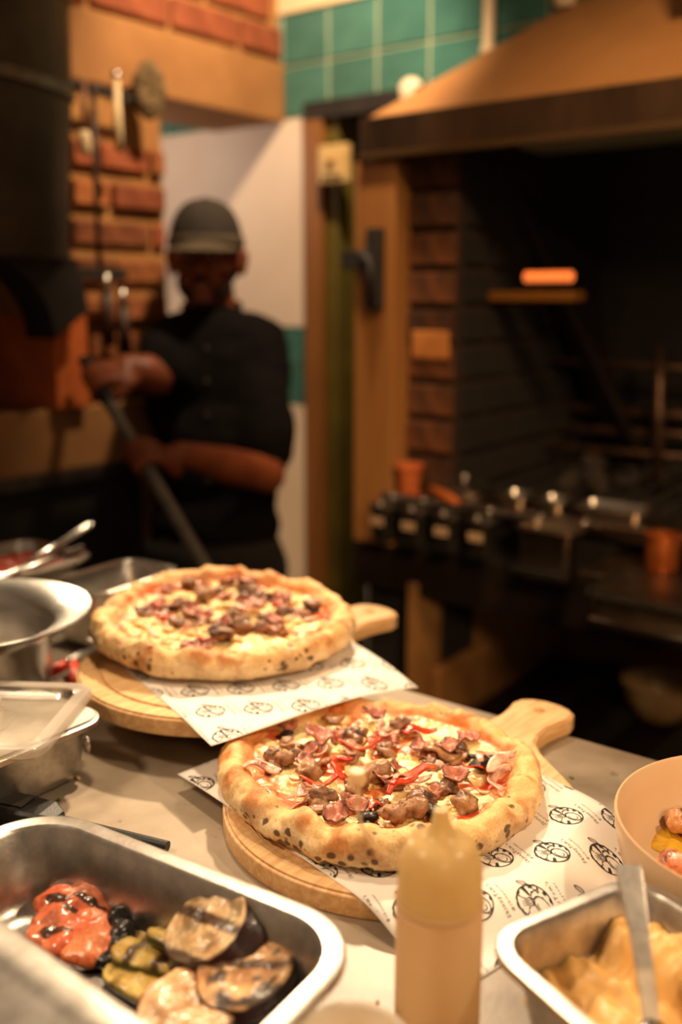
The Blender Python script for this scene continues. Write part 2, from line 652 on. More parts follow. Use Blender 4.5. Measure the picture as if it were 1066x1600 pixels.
# masonry body (mortar face) with the arched mouth left open
MOUTH_C, MOUTH_W, SPRING, CROWN = 0.98, 0.335, 1.36, 1.60
arch_pts = [(MOUTH_C + MOUTH_W, 1.22), (MOUTH_C + MOUTH_W, SPRING)]
for i in range(1, 16):
    a = PI * i / 16
    arch_pts.append((MOUTH_C + MOUTH_W * math.cos(a), SPRING + (CROWN - SPRING) * math.sin(a)))
arch_pts += [(MOUTH_C - MOUTH_W, SPRING), (MOUTH_C - MOUTH_W, 1.22)]
outline = [(0.2, 1.22), (0.2, 1.90), (1.685, 1.90), (1.685, 1.22)]
me = flat_shape('masonry', [outline + arch_pts], 0.22)
me.transform(Matrix(((0, 0, 1, OVEN_X - 0.232), (1, 0, 0, 0), (0, 1, 0, 0), (0, 0, 0, 1))))
link('masonry', me, mortar, oven)
bricks(oven, 1.405, 1.683, 1.225, 1.88, OVEN_X - 0.008)
# oven chamber behind the mouth
ch = MB()
ch.box((OVEN_X - 1.0, 0.4, 1.20), (OVEN_X - 0.23, 1.6, 1.222))
ch.box((OVEN_X - 1.0, 0.4, 1.22), (OVEN_X - 0.98, 1.6, 1.9))
ch.box((OVEN_X - 1.0, 0.4, 1.64), (OVEN_X - 0.23, 1.6, 1.66))
ch.box((OVEN_X - 1.0, 0.4, 1.22), (OVEN_X - 0.23, 0.42, 1.66))
ch.box((OVEN_X - 1.0, 1.58, 1.22), (OVEN_X - 0.23, 1.6, 1.66))
ch.build('chamber', soot, oven)
# terracotta jamb block lining the mouth, proud of the brick
jb = MB().box((OVEN_X - 0.20, 1.306, 1.222), (OVEN_X + 0.055, 1.392, 1.468))
jb.build('jamb_block', mat('terracotta_jamb', S(214, 112, 50), 0.85, 0, S(186, 92, 40), 12, 0.2, 60), oven, bevel=0.006)
# sandstone lintel beam and the bricks above it
MB().box((OVEN_X - 0.24, 0.2, 1.902), (OVEN_X + 0.012, WALL_Y - 0.002, 2.048)).build('lintel_beam', stone, oven, bevel=0.006)
MB().box((OVEN_X - 0.24, 0.2, 2.048), (OVEN_X - 0.004, WALL_Y - 0.002, 2.9)).build('masonry', mortar, oven)
bricks(oven, 0.9, WALL_Y - 0.004, 2.052, 2.9, OVEN_X, off=1, tall=1.28)
# oven ledge: sandstone slab front above a black base
MB().box((OVEN_X - 0.5, 0.2, 1.085), (OVEN_X + 0.03, 1.66, 1.222)).build('ledge', stone, oven, bevel=0.008)
MB().box((OVEN_X - 0.5, 0.2, 0.0), (OVEN_X + 0.015, 1.56, 1.06)).build('base', BLACK_IRON, oven, bevel=0.004)
MB().box((OVEN_X - 0.5, 0.2, 1.058), (OVEN_X + 0.035, 1.60, 1.086)).build('steel_trim', STEEL_DARK, oven, bevel=0.003)
MB().box((OVEN_X - 0.3, 1.56, 0.0), (OVEN_X + 0.0, 1.68, 1.085)).build('pier_foot', stone, oven, bevel=0.004)

# black iron hood over the oven mouth with its flue
flue = thing('oven_flue', (OVEN_X, 0.98, 1.40), 'dark iron arched hood and flue over the oven mouth at the left edge', 'oven hood')
iron = mat('smoked_iron', S(74, 62, 44), 0.55, 0.3, S(44, 36, 27), 5, 0.2, 30)
pts_o, pts_i = [], []
for i in range(25):
    a = PI * i / 24
    pts_o.append((0.37 * math.cos(a), 0.03 + 0.235 * math.sin(a)))
    pts_i.append((0.29 * math.cos(a), -0.02 + 0.19 * math.sin(a)))
me = flat_shape('hood_arch', [pts_o + pts_i[::-1]], 0.10, 0.004)
me.transform(Matrix(((0, 0, 1, 0.012), (1, 0, 0, 0), (0, 1, 0, 0), (0, 0, 0, 1))))
link('hood_arch', me, BLACK_IRON, flue)
prof = [(0.37, 0.13), (0.385, 0.30), (0.40, 0.45), (0.405, 0.60), (0.405, 1.5)]
rings = []
for hw, z in prof:
    rings.append([(0.02 + 0.17 * math.sin(PI * j / 12) ** 0.8, hw * math.cos(PI * j / 12), z) for j in range(13)] + [(0.016, -hw, z), (0.016, hw, z)])
MB().rings(rings).build('flue_shell', iron, flue, smooth='auto')
for zz in (0.44, 0.62):
    rings = [[(0.022 + 0.176 * math.sin(PI * j / 12) ** 0.8, (0.405 if zz < 0.5 else 0.41) * math.cos(PI * j / 12), z) for j in range(13)] + [(0.018, -0.40, z), (0.018, 0.40, z)] for z in (zz, zz + 0.02)]
    MB().rings(rings).build('flue_band', STEEL_DARK, flue, smooth='auto')


# ------------------------------------------------------------------ tools hanging on the oven pier
wood_dark = mat('dark_handle_wood', S(58, 30, 16), 0.5, 0, S(38, 19, 10), 30, 0.1, 80, stretch=(1, 1, 0.15))
XH = OVEN_X + 0.05
def pier(px, py, x=XH):
    return on_x(px, py, x)
rail = thing('tool_rail', pier(100, 135), 'dark iron tool rail fixed across the top of the brick pier', 'rail')
a, b = pier(62, 120) - rail.location, pier(246, 168) - rail.location
MB().tube([a, (a + b) / 2 + Vector((0, 0, 0.004)), b], 0.009, 10).build('bar', BLACK_IRON, rail, smooth=True)
for t in (0.06, 0.94):
    q = a.lerp(b, t)
    MB().tube([q, q + Vector((-0.05, 0, 0.0))], 0.008, 8).build('bracket', BLACK_IRON, rail, smooth=True)
for t in (0.38, 0.52, 0.66):
    q = a.lerp(b, t)
    MB().tube([q + Vector((0, 0, 0.012)), q + Vector((0.014, 0, 0.006)), q + Vector((0.016, 0, -0.012)), q + Vector((0.006, 0, -0.02))], 0.003, 6).build('hook', BLACK_IRON, rail, smooth=True)
bone = mat('pale_grip', S(226, 204, 164), 0.5, 0, S(206, 178, 134), 20)
t1 = thing('oven_brush', pier(132, 132, XH + 0.016), 'thin brown oven tool with a white grip, left one on the brick pier', 'oven tool', None)
d = lambda px, py: pier(px, py, XH + 0.016)
base = t1.location.copy()
MB().tube([d(131, 128) - base, d(132, 215) - base], 0.006, 10).build('shaft', mat('mauve_shaft', S(118, 78, 58), 0.5), t1, smooth=True)
MB().tube([d(132, 205) - base, d(132, 215) - base, d(134, 236) - base, d(134, 242) - base], [0.010, 0.013, 0.013, 0.008], 12).build('grip', bone, t1, smooth=True)
t2 = thing('pizza_cutter_rod', d(182, 125), 'pale wooden rod hanging on the brick pier beside the brush', 'oven tool')
base = t2.location.copy()
MB().tube([d(182, 120) - base, d(184, 185) - base, d(187, 238) - base], [0.006, 0.009, 0.009], 10).build('shaft', bone, t2, smooth=True)
MB().tube([d(182, 112) - base, d(181, 122) - base], [0.010, 0.008], 8).build('loop', STEEL, t2, smooth=True)
t3 = thing('oven_rake', d(152, 150), 'long thin dark rod hanging down the middle of the pier', 'oven tool')
base = t3.location.copy()
MB().tube([d(146, 140) - base, d(150, 300) - base, d(156, 420) - base], 0.006, 8).build('shaft', wood_dark, t3, smooth=True)
MB().box(d(156, 428) - base - Vector((0.008, 0.07, 0.012)), d(156, 428) - base + Vector((0.008, 0.07, 0.012))).build('rake_head', BLACK_IRON, t3, bevel=0.003)
for k, (px, y0, y1, nm) in enumerate(((166, 428, 540, 'short dark handled tool standing left against the brick pier'), (192, 452, 556, 'short dark handled tool standing right, behind the arm'))):
    tt = thing('oven_scraper', d(px, y1), nm, 'oven tool')
    base = tt.location.copy()
    MB().tube([d(px + 4, y1) - base, d(px, y0 + 28) - base], [0.016, 0.013], 10).build('handle', wood_dark, tt, smooth=True)
    MB().tube([d(px, y0 + 28) - base, d(px - 1, y0) - base], [0.011, 0.009], 10).build('ferrule', STEEL, tt, smooth=True)
br = MB()
for k in range(9):
    a_ = k * 2 * PI / 9
    br.ell(d(233, 142) + Vector((0.01 * math.cos(a_), 0.016 * math.cos(a_), 0.035 * math.sin(a_))), (0.018, 0.020, 0.03), n=10, k=6)
me = remeshed(br, 'brush_head', 0.006, 2)
for v in me.vertices:
    v.co += Vector((nz(*(v.co * 90)), nz(*(v.co * 80)), nz(*(v.co * 70)))) * 0.006
ob = link('cleaning_mop', me, mat('grey_fibre', S(112, 92, 62), 0.95, 0, S(78, 62, 42), 60, 0.8, 200), smooth=True)
tag(ob, 'grey brown fibre mop head hanging at the right corner of the pier', 'brush')
# ================================================================== the grill station on the right
grill = thing('grill_station', (-0.4, GRILL_Y, 0.0), 'large black charcoal grill station with open firebox under the hood', 'grill')
gp = Vector(grill.location)
def gbox(name, lo, hi, m, bevel=0.0, parent=None, **k):
    mb = MB().box(tuple(Vector(lo) - gp), tuple(Vector(hi) - gp))
    return mb.build(name, m, parent or grill, bevel=bevel, **k)
FB = 2.55   # back of the firebox
gbox('back_plate', (-1.24, FB, 0.90), (0.55, FB + 0.03, 1.95), BLACK_IRON)
gbox('roof_plate', (-1.24, GRILL_Y + 0.1, 1.86), (0.55, FB, 1.88), BLACK_IRON)
gbox('hearth', (-1.24, GRILL_Y + 0.06, 0.90), (0.55, FB, 1.0), BLACK_IRON, 0.004)
post_m = mat('brown_post', S(166, 116, 64), 0.5, 0.1, S(140, 92, 46), 6, 0.12, 60, stretch=(1, 1, 0.12))
gbox('corner_post', (-1.345, GRILL_Y, 0.905), (-1.238, GRILL_Y + 0.07, 1.737), post_m, 0.004)
# iron latch and strap on the post
lt = gbox('latch', (-1.30, GRILL_Y - 0.02, 1.43), (-1.262, GRILL_Y, 1.60), BLACK_IRON, 0.004)
MB().tube([(0, 0, 0), (0.03, -0.012, -0.02), (0.035, -0.012, -0.10)], 0.009, 8).build('lever', BLACK_IRON, lt, smooth=True).location = Vector((-1.31, GRILL_Y - 0.02, 1.55)) - gp
MB().box((-0.05, -0.012, -0.02), (0.03, 0.004, 0.02)).build('keeper', BLACK_IRON, lt, bevel=0.003).location = Vector((-1.315, GRILL_Y - 0.01, 1.535)) - gp
# inner left wall of firebrick
inner = MB().box((-1.24, GRILL_Y + 0.062, 0.955), (-1.118, FB, 1.87))
ib = bpy.data.objects.new('wall_firebrick', None)
lining = inner.build('firebrick_wall', mat('firebrick_joint', S(40, 24, 14), 0.95), None)
lining.location = -gp
lining.parent = grill
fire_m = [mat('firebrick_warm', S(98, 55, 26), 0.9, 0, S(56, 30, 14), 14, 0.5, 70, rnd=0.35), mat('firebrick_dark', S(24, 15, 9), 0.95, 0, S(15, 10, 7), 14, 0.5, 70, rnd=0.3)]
fb_me = []
for k in range(2):
    b_ = MB().box((-0.006, -0.107, -0.033), (0.012, 0.107, 0.033)).mesh('firebrick')
    bm = bmesh.new(); bm.from_mesh(b_)
    bmesh.ops.recalc_face_normals(bm, faces=bm.faces)
    bmesh.ops.bevel(bm, geom=list(bm.edges), offset=0.004, segments=1, affect='EDGES')
    bm.to_mesh(b_); bm.free()
    b_.materials.append(fire_m[k])
    fb_me.append(b_)
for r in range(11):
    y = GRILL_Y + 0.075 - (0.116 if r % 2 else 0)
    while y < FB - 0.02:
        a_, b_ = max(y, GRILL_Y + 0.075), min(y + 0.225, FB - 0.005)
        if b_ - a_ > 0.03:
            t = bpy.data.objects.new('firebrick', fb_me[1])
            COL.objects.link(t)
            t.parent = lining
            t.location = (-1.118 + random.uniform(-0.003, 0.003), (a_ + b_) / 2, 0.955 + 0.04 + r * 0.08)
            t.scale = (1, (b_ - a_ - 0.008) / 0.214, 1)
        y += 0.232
# front face of the brick jamb beside the post, one brick per course
for r in range(11):
    t = bpy.data.objects.new('firebrick', fb_me[0])
    COL.objects.link(t)
    t.parent = lining
    t.location = (-1.177, GRILL_Y + 0.066 - random.uniform(0.004, 0.009), 0.955 + 0.04 + r * 0.08)
    t.rotation_euler = (0, 0, -PI / 2)
    t.scale = (1, 0.53, 1)
t = MB().box((-0.046, -0.012, -0.03), (0.046, 0.0, 0.03)).build('pale_firebrick', mat('pale_firebrick', S(186, 122, 62), 0.85, 0, S(160, 98, 46), 14, 0.3, 70), lining, bevel=0.005)
t.location = (-1.172, GRILL_Y + 0.052, 1.355)
# sloping steel baffle inside the firebox
MB().add([(-1.16, 2.02, 1.80), (-1.14, 2.02, 1.80), (-0.86, 2.4, 1.02), (-0.88, 2.4, 1.02), (-1.16, 2.5, 1.80), (-1.14, 2.5, 1.80), (-0.98, 2.5, 1.02), (-1.0, 2.5, 1.02)],
         [(0, 1, 2, 3), (4, 7, 6, 5), (0, 4, 5, 1), (3, 2, 6, 7), (0, 3, 7, 4), (1, 5, 6, 2)]).build('baffle', mat('sooty_steel', S(40, 27, 20), 0.7, 0.2, S(26, 17, 13), 9), grill).location = -gp
# glowing element and shelf edge deep in the firebox
a, b = on_y(822, 433, 1.99), on_y(894, 432, 1.99)
e = MB().tube([a - gp, b - gp], 0.011, 12).build('heating_element', mat('glowing_element', S(255, 120, 50), 0.6, emit=((1.0, 0.24, 0.05, 1), 0.85)), grill, smooth='auto', label='glowing orange heating bar')
a, b = on_y(742, 464, 1.98), on_y(896, 460, 1.98)
MB().box(a - gp - Vector((0, 0.0, 0.009)), b - gp + Vector((0, 0.06, 0.007))).build('element_shelf', mat('brassy_shelf', S(150, 96, 40), 0.45, 0.6), grill, bevel=0.003)
# grate frame: horizontal bars and an upright
bar_m = mat('grate_steel', S(104, 78, 62), 0.42, 0.7, S(66, 48, 38), 30)
for (x0, y0, x1, y1, rr, dd) in ((800, 560, 1250, 585, 0.009, 2.30), (820, 632, 1250, 662, 0.016, 2.42), (800, 664, 1250, 690, 0.011, 2.38), (790, 692, 1250, 728, 0.009, 2.30)):
    A, B = on_y(x0, y0, dd), on_y(x1, y1, dd)
    B.z = A.z + (B.z - A.z) * 1.0
    MB().tube([A - gp, B - gp], rr, 10).build('grate_bar', bar_m, grill, smooth=True)
A, B = on_y(1032, 540, 2.28), on_y(1028, 770, 2.28)
MB().tube([A - gp, B - gp], 0.011, 10).build('grate_upright', bar_m, grill, smooth=True)
# cooking grate of many rods over the coals
for k in range(26):
    xk = -1.12 + k * 0.055
    MB().tube([Vector((xk, GRILL_Y + 0.16, 1.035)) - gp, Vector((xk, 2.45, 1.035)) - gp], 0.005, 6).build('grate_rod', BLACK_IRON, grill)
coal_m = mat('charcoal', S(26, 20, 17), 0.9, 0, S(52, 42, 36), 30, 0.8, 70)
coal_me = []
for k in range(3):
    mb = MB().ell((0, 0, 0), (0.034, 0.026, 0.02), n=9, k=6)
    me = mb.mesh('coal')
    for v in me.vertices:
        v.co *= 1 + 0.5 * nz(v.co.x * 40, v.co.y * 40, v.co.z * 40 + k * 9)
    me.materials.append(coal_m)
    coal_me.append(me)
for k in range(46):
    c = bpy.data.objects.new('coal', random.choice(coal_me))
    COL.objects.link(c); c.parent = grill
    c.location = Vector((random.uniform(-1.0, 0.1), random.uniform(2.1, 2.42), 1.012 + random.uniform(0, 0.05))) - gp
    c.rotation_euler = (random.random() * 6, random.random() * 6, random.random() * 6)
    c.scale = [random.uniform(0.7, 1.5)] * 3

# front beam and the open store below
gbox('front_beam', (-1.345, GRILL_Y + 0.005, 0.80), (0.55, GRILL_Y + 0.12, 0.905), mat('scorched_beam', S(38, 24, 15), 0.6, 0.2, S(22, 14, 9), 8, 0.2, 50), 0.004)
gbox('left_leg_panel', (-1.345, GRILL_Y + 0.06, 0.0), (-1.20, FB, 0.80), BLACK_IRON, 0.003)
tan = mat('stained_tan_panel', S(170, 124, 74), 0.6, 0.1, S(136, 94, 52), 5, 0.15, 40)
gbox('side_panel', (-1.19, GRILL_Y - 0.005, 0.0), (-1.165, FB, 0.83), tan, 0.003)
gbox('rear_panel', (-1.165, FB - 0.02, 0.0), (0.55, FB, 0.83), mat('rusty_panel', S(150, 94, 54), 0.7, 0.1, S(112, 66, 36), 4, 0.15, 30), 0.0)
gbox('bottom_shelf', (-1.165, GRILL_Y + 0.02, 0.42), (0.55, FB - 0.02, 0.45), mat('dark_shelf', S(46, 28, 16), 0.5, 0.3, S(28, 17, 10), 6), 0.003)
for k in range(7):
    xk = -1.02 + k * 0.16
    gbox('shelf_slat', (xk, GRILL_Y + 0.02, 0.45), (xk + 0.05, FB - 0.03, 0.468), BLACK_IRON, 0.003)
# dark opening and flap on the side panel
gbox('side_opening', (-1.166, GRILL_Y + 0.10, 0.60), (-1.155, GRILL_Y + 0.24, 0.76), BLACK_IRON, 0.004)
gbox('side_flap', (-1.164, GRILL_Y + 0.05, 0.48), (-1.135, GRILL_Y + 0.30, 0.62), tan, 0.012)
# steel working ledge in front
gbox('front_ledge', (-1.236, GRILL_Y - 0.025, 1.003), (0.55, GRILL_Y + 0.15, 1.02), mat('oily_steel', (0.34, 0.25, 0.17, 1), 0.32, 1.0, (0.18, 0.13, 0.09, 1), 12, 0.1, 100), 0.004)
gbox('fascia', (-1.236, GRILL_Y + 0.01, 0.905), (0.55, GRILL_Y + 0.03, 1.003), BLACK_IRON, 0.002)
MB().tube([Vector((-1.232, GRILL_Y - 0.042, 1.031)) - gp, Vector((0.55, GRILL_Y - 0.042, 1.031)) - gp], 0.010, 12).build('front_rail', STEEL, grill, smooth=True)
for xk in (-1.22, -0.85, -0.45, 0.0):
    MB().tube([Vector((xk, GRILL_Y - 0.042, 1.031)) - gp, Vector((xk, GRILL_Y - 0.02, 1.012)) - gp], 0.006, 8).build('rail_stay', STEEL, grill, smooth=True)
gbox('mug_shelf', (-0.70, GRILL_Y - 0.20, 0.972), (0.3, GRILL_Y + 0.01, 0.984), MATS['oily_steel'], 0.003)

# --- hood
hood = thing('extractor_hood', (-0.4, GRILL_Y, 1.74), 'big tan sloping extractor hood with dark lip over the grill', 'extractor hood')
hp = Vector(hood.location)
tan_h = mat('greasy_tan_metal', S(172, 124, 76), 0.45, 0.15, S(150, 104, 60), 2.2, 0.08, 20)
mb = MB().add([(-1.318, GRILL_Y, 1.822), (0.7, GRILL_Y, 1.822), (0.7, WALL_Y - 0.011, 2.062), (-0.983, WALL_Y - 0.011, 2.062), (-1.318, WALL_Y - 0.011, 1.822), (0.7, WALL_Y - 0.011, 1.822)],
              [(0, 1, 2, 3), (0, 3, 4), (3, 2, 5, 4), (1, 5, 2), (0, 4, 5, 1)])
mb.build('canopy', tan_h, hood).location = -hp
MB().box((-0.70, WALL_Y - 0.20, 2.0), (0.5, WALL_Y - 0.011, 2.9)).build('duct', tan_h, hood, bevel=0.004).location = -hp
lip_m = mat('dark_hood_lip', S(84, 62, 44), 0.4, 0.5, S(46, 33, 24), 7, 0.1, 30, stretch=(1, 1, 0.3))
mb = MB().box((-1.322, GRILL_Y - 0.012, 1.742), (0.7, GRILL_Y + 0.012, 1.824))
mb.build('lip', lip_m, hood, bevel=0.004).location = -hp
mb = MB().box((-1.322, GRILL_Y - 0.017, 1.738), (0.7, GRILL_Y - 0.004, 1.752))
mb.build('lip_edge', mat('lip_steel', S(120, 92, 62), 0.35, 0.8), hood, bevel=0.003).location = -hp
mb = MB().box((-1.322, GRILL_Y + 0.012, 1.742), (-1.30, WALL_Y - 0.012, 1.824))
mb.build('side_lip', lip_m, hood, bevel=0.003).location = -hp


def gn_pan(L, W, depth, r=0.028, rim=0.013, taper=0.006, t=0.0012, fr=0.016, n=6):
    """Pressed steel food pan: rolled rim, corner radius, fillet at the base. Rim top at z = depth."""
    iw, ih = L - 2 * rim, W - 2 * rim
    R = []
    R.append(rrect(iw - 2 * taper - 2 * fr, ih - 2 * taper - 2 * fr, max(r - fr, 0.006), 0, n))
    for k in range(1, 5):
        a = PI / 2 * k / 4
        R.append(rrect(iw - 2 * taper - 2 * fr + 2 * fr * math.sin(a), ih - 2 * taper - 2 * fr + 2 * fr * math.sin(a), max(r - fr + fr * math.sin(a), 0.006), fr - fr * math.cos(a), n))
    R.append(rrect(iw, ih, r, depth - 0.004, n))
    R.append(rrect(iw + 0.003, ih + 0.003, r, depth - 0.0018, n))
    R.append(rrect(L - 0.003, W - 0.003, r + rim - 0.004, depth - 0.0018, n))
    R.append(rrect(L - 0.001, W - 0.001, r + rim - 0.003, depth - 0.006, n))
    R.append(rrect(L + 0.001, W + 0.001, r + rim - 0.002, depth - 0.006, n))
    R.append(rrect(L, W, r + rim - 0.003, depth - 0.001, n))
    R.append(rrect(L - 0.004, W - 0.004, r + rim - 0.004, depth, n))
    R.append(rrect(iw + 0.004, ih + 0.004, r + 0.001, depth, n))
    R.append(rrect(iw - 0.001, ih - 0.001, r - 0.001, depth - 0.003, n))
    for k in range(4, -1, -1):
        a = PI / 2 * k / 4
        f2 = fr - t
        R.append(rrect(iw - 2 * taper - 2 * fr + 2 * f2 * math.sin(a), ih - 2 * taper - 2 * fr + 2 * f2 * math.sin(a), max(r - fr + f2 * math.sin(a), 0.006), t + f2 - f2 * math.cos(a), n))
    mb = MB()
    mb.rings(R)
    return mb


# --- things on the ledge of the grill
LEDGE = 1.02
for k, xk in enumerate((-1.200, -1.120, -1.040, -0.960)):
    tin = gn_pan(0.064, 0.052, 0.082, 0.011, 0.005, 0.003, 0.001, 0.008, 3).build('spice_tin', STEEL_DARK, smooth='auto')
    tin.location = (xk, GRILL_Y - 0.083, 0.940)
    tag(tin, 'small square dark steel tin on the grill rail, %s from the post' % ('first', 'second', 'third', 'fourth')[k], 'tin', 'tins hung along the grill rail')
    MB().box((-0.017, -0.0285, 0.040), (0.017, -0.0262, 0.058)).build('label_plate', mat('tin_plate', S(236, 200, 164), 0.35, 0.5), tin, bevel=0.001)
    MB().tube([(0, 0.022, 0.079), (0, 0.030, 0.096), (0, 0.041, 0.102), (0, 0.050, 0.096)], 0.0025, 6).build('hanger', STEEL, tin, smooth=True)
pot = thing('lidded_pan', (-1.085, GRILL_Y + 0.055, LEDGE), 'round shallow steel pan with shiny lid on the grill ledge', 'pan')
MB().lathe([(0.058, 0), (0.062, 0.004), (0.064, 0.024), (0.067, 0.026), (0.067, 0.028), (0.061, 0.028), (0.059, 0.005), (0.0, 0.005)], n=36).build('body', STEEL, pot, smooth='auto')
MB().lathe([(0.068, 0.028), (0.069, 0.031), (0.060, 0.037), (0.030, 0.043), (0.0, 0.045)], n=36).build('lid', STEEL, pot, smooth='auto')
MB().lathe([(0.006, 0.043), (0.005, 0.050), (0.010, 0.055), (0.010, 0.060), (0.0, 0.062)], n=16).build('knob', STEEL, pot, smooth=True)
tc = MB().lathe([(0.020, 0), (0.022, 0.003), (0.027, 0.062), (0.031, 0.064), (0.032, 0.076), (0.027, 0.076), (0.023, 0.008), (0.0, 0.006)], n=28).build('terracotta_pot', mat('terracotta', S(200, 104, 52), 0.8, 0, S(170, 84, 40), 18, 0.2, 80), smooth='auto')
tc.location = (-1.200, GRILL_Y + 0.012, LEDGE)
tag(tc, 'small terracotta pot at the left end of the grill ledge', 'pot')
for k, (xk, L, W, lab) in enumerate(((-0.945, 0.075, 0.075, 'small shiny steel pan behind the rail, left of three'), (-0.860, 0.075, 0.075, 'small shiny steel pan behind the rail, middle of three'), (-0.735, 0.150, 0.080, 'long shiny steel pan behind the rail, right of three'))):
    ob = gn_pan(L, W, 0.040, 0.018, 0.008, 0.004, 0.001, 0.010, 4).build('small_pan', STEEL, smooth='auto')
    ob.location = (xk, GRILL_Y + 0.035, LEDGE)
    tag(ob, lab, 'pan', 'small pans along the grill ledge')
kn = thing('wooden_spatula', (-1.075, GRILL_Y - 0.03, 1.044), 'orange wooden handled tool lying across the grill rail', 'utensil')
MB().tube([(-0.05, 0.012, 0.010), (0.0, -0.008, 0.003), (0.045, -0.035, 0.0)], [0.009, 0.011, 0.008], 10).build('handle', mat('orange_wood', S(204, 112, 50), 0.5, 0, S(176, 90, 38), 30), kn, smooth=True)
MB().box((0.045, -0.050, -0.003), (0.10, -0.034, -0.001)).build('blade', STEEL, kn, bevel=0.0006)
bin_ = gn_pan(0.125, 0.085, 0.105, 0.016, 0.009, 0.003, 0.001, 0.010, 5).build('hanging_bin', mat('oily_pan', (0.40, 0.30, 0.21, 1), 0.35, 1.0, (0.24, 0.18, 0.13, 1), 15), smooth='auto')
bin_.location = (-0.800, GRILL_Y - 0.105, 0.930)
tag(bin_, 'deep steel bin hanging in front of the grill rail', 'bin')
MB().box((-0.055, -0.0435, 0.012), (0.045, -0.0405, 0.026)).build('trim_strip', STEEL, bin_, bevel=0.001)
for s_ in (-1, 1):
    MB().tube([(0.045 * s_, 0.039, 0.102), (0.045 * s_, 0.050, 0.113), (0.045 * s_, 0.063, 0.115), (0.045 * s_, 0.074, 0.106)], 0.003, 6).build('hook', STEEL, bin_, smooth=True)
cp = MB().lathe([(0.024, 0), (0.028, 0.003), (0.031, 0.060), (0.033, 0.062), (0.033, 0.067), (0.029, 0.067), (0.026, 0.007), (0.0, 0.006)], n=28).build('copper_mug', mat('copper', S(196, 110, 54), 0.4, 0.7, S(150, 78, 36), 14, 0.1, 80), smooth='auto')
cp.location = (-0.585, GRILL_Y - 0.11, 0.984)
tag(cp, 'copper coloured mug at the right of the grill ledge', 'mug')
# wire basket on a bracket nearer the camera on the right
bk = thing('steel_basket', on_y(1040, 930, 1.52), 'open steel tray on a bracket at the right edge, below the grill', 'tray')
W_, H_ = 0.20, 0.15
MB().rings([rrect(W_, H_, 0.02, 0.0), rrect(W_ + 0.014, H_ + 0.014, 0.026, 0.0), rrect(W_ + 0.014, H_ + 0.014, 0.026, 0.010), rrect(W_, H_, 0.02, 0.010)], False, False).build('rim', STEEL, bk, smooth='auto')
MB().rings([rrect(W_, H_, 0.02, 0.008), rrect(W_ - 0.016, H_ - 0.016, 0.016, -0.045), rrect(W_ - 0.02, H_ - 0.02, 0.016, -0.045), rrect(W_ - 0.004, H_ - 0.004, 0.02, 0.008)], True, False).build('body', mat('oily_pan', (0.3, 0.2, 0.1, 1)), bk, smooth='auto')
MB().tube([(-0.09, -0.078, -0.04), (0.30, -0.078, -0.04)], 0.009, 10).build('lower_rail', STEEL, bk, smooth=True)
MB().tube([(0.06, 0.0, -0.045), (0.06, 0.0, -(bk.location.z))], 0.012, 10).build('stand_pole', BLACK_IRON, bk, smooth=True)
MB().lathe([(0.10, 0.0), (0.10, 0.008), (0.012, 0.02), (0.0, 0.02)], n=24).build('stand_foot', BLACK_IRON, bk, smooth='auto').location = (0.06, 0, -bk.location.z)
wb = MB().lathe([(0.05, 0), (0.055, 0.004), (0.085, 0.05), (0.092, 0.085), (0.095, 0.088), (0.088, 0.088), (0.08, 0.05), (0.05, 0.008), (0.0, 0.006)], n=32).build('white_bowl', mat('white_crockery', S(196, 164, 120), 0.4, 0, S(150, 118, 80), 8), smooth='auto')
wb.location = on_z(1030, 1118, 0.468); wb.location.z = 0.468
tag(wb, 'pale bowl on the dark lower shelf of the grill at right', 'bowl')
# ================================================================== the cook
RT, FW, UP = Vector(_rt), Vector(_fw), Vector((0, 0, 1))
FRAME = Matrix((RT, FW, UP)).transposed()       # columns: picture-right, away from camera, up
man = thing('person', (at(335, 600, 2.27).x, at(335, 600, 2.27).y, 0.0), 'person in black shirt and dark cap standing by the oven, holding a long peel', 'person')
mo = Vector(man.location)
skin = mat('brown_skin', S(140, 74, 42), 0.48, 0, S(118, 58, 33), 18, 0.1, 150, sss=0.05)
black_cloth = mat('black_cloth', S(13, 10, 9), 0.95, 0, S(8, 6, 6), 30, 0.25, 220, spec=0.15)
cap_cloth = mat('charcoal_cap_cloth', S(48, 41, 34), 0.9, 0, S(36, 31, 26), 60, 0.3, 260)

# the peel the cook holds: two points on its shaft, far end in the raised hand
PA, PB = at(147, 588, 2.06), at(313, 872, 1.72)
pax = (PB - PA).normalized()
ROD = 0.0125


def on_rod(t):
    return PA + (PB - PA) * t


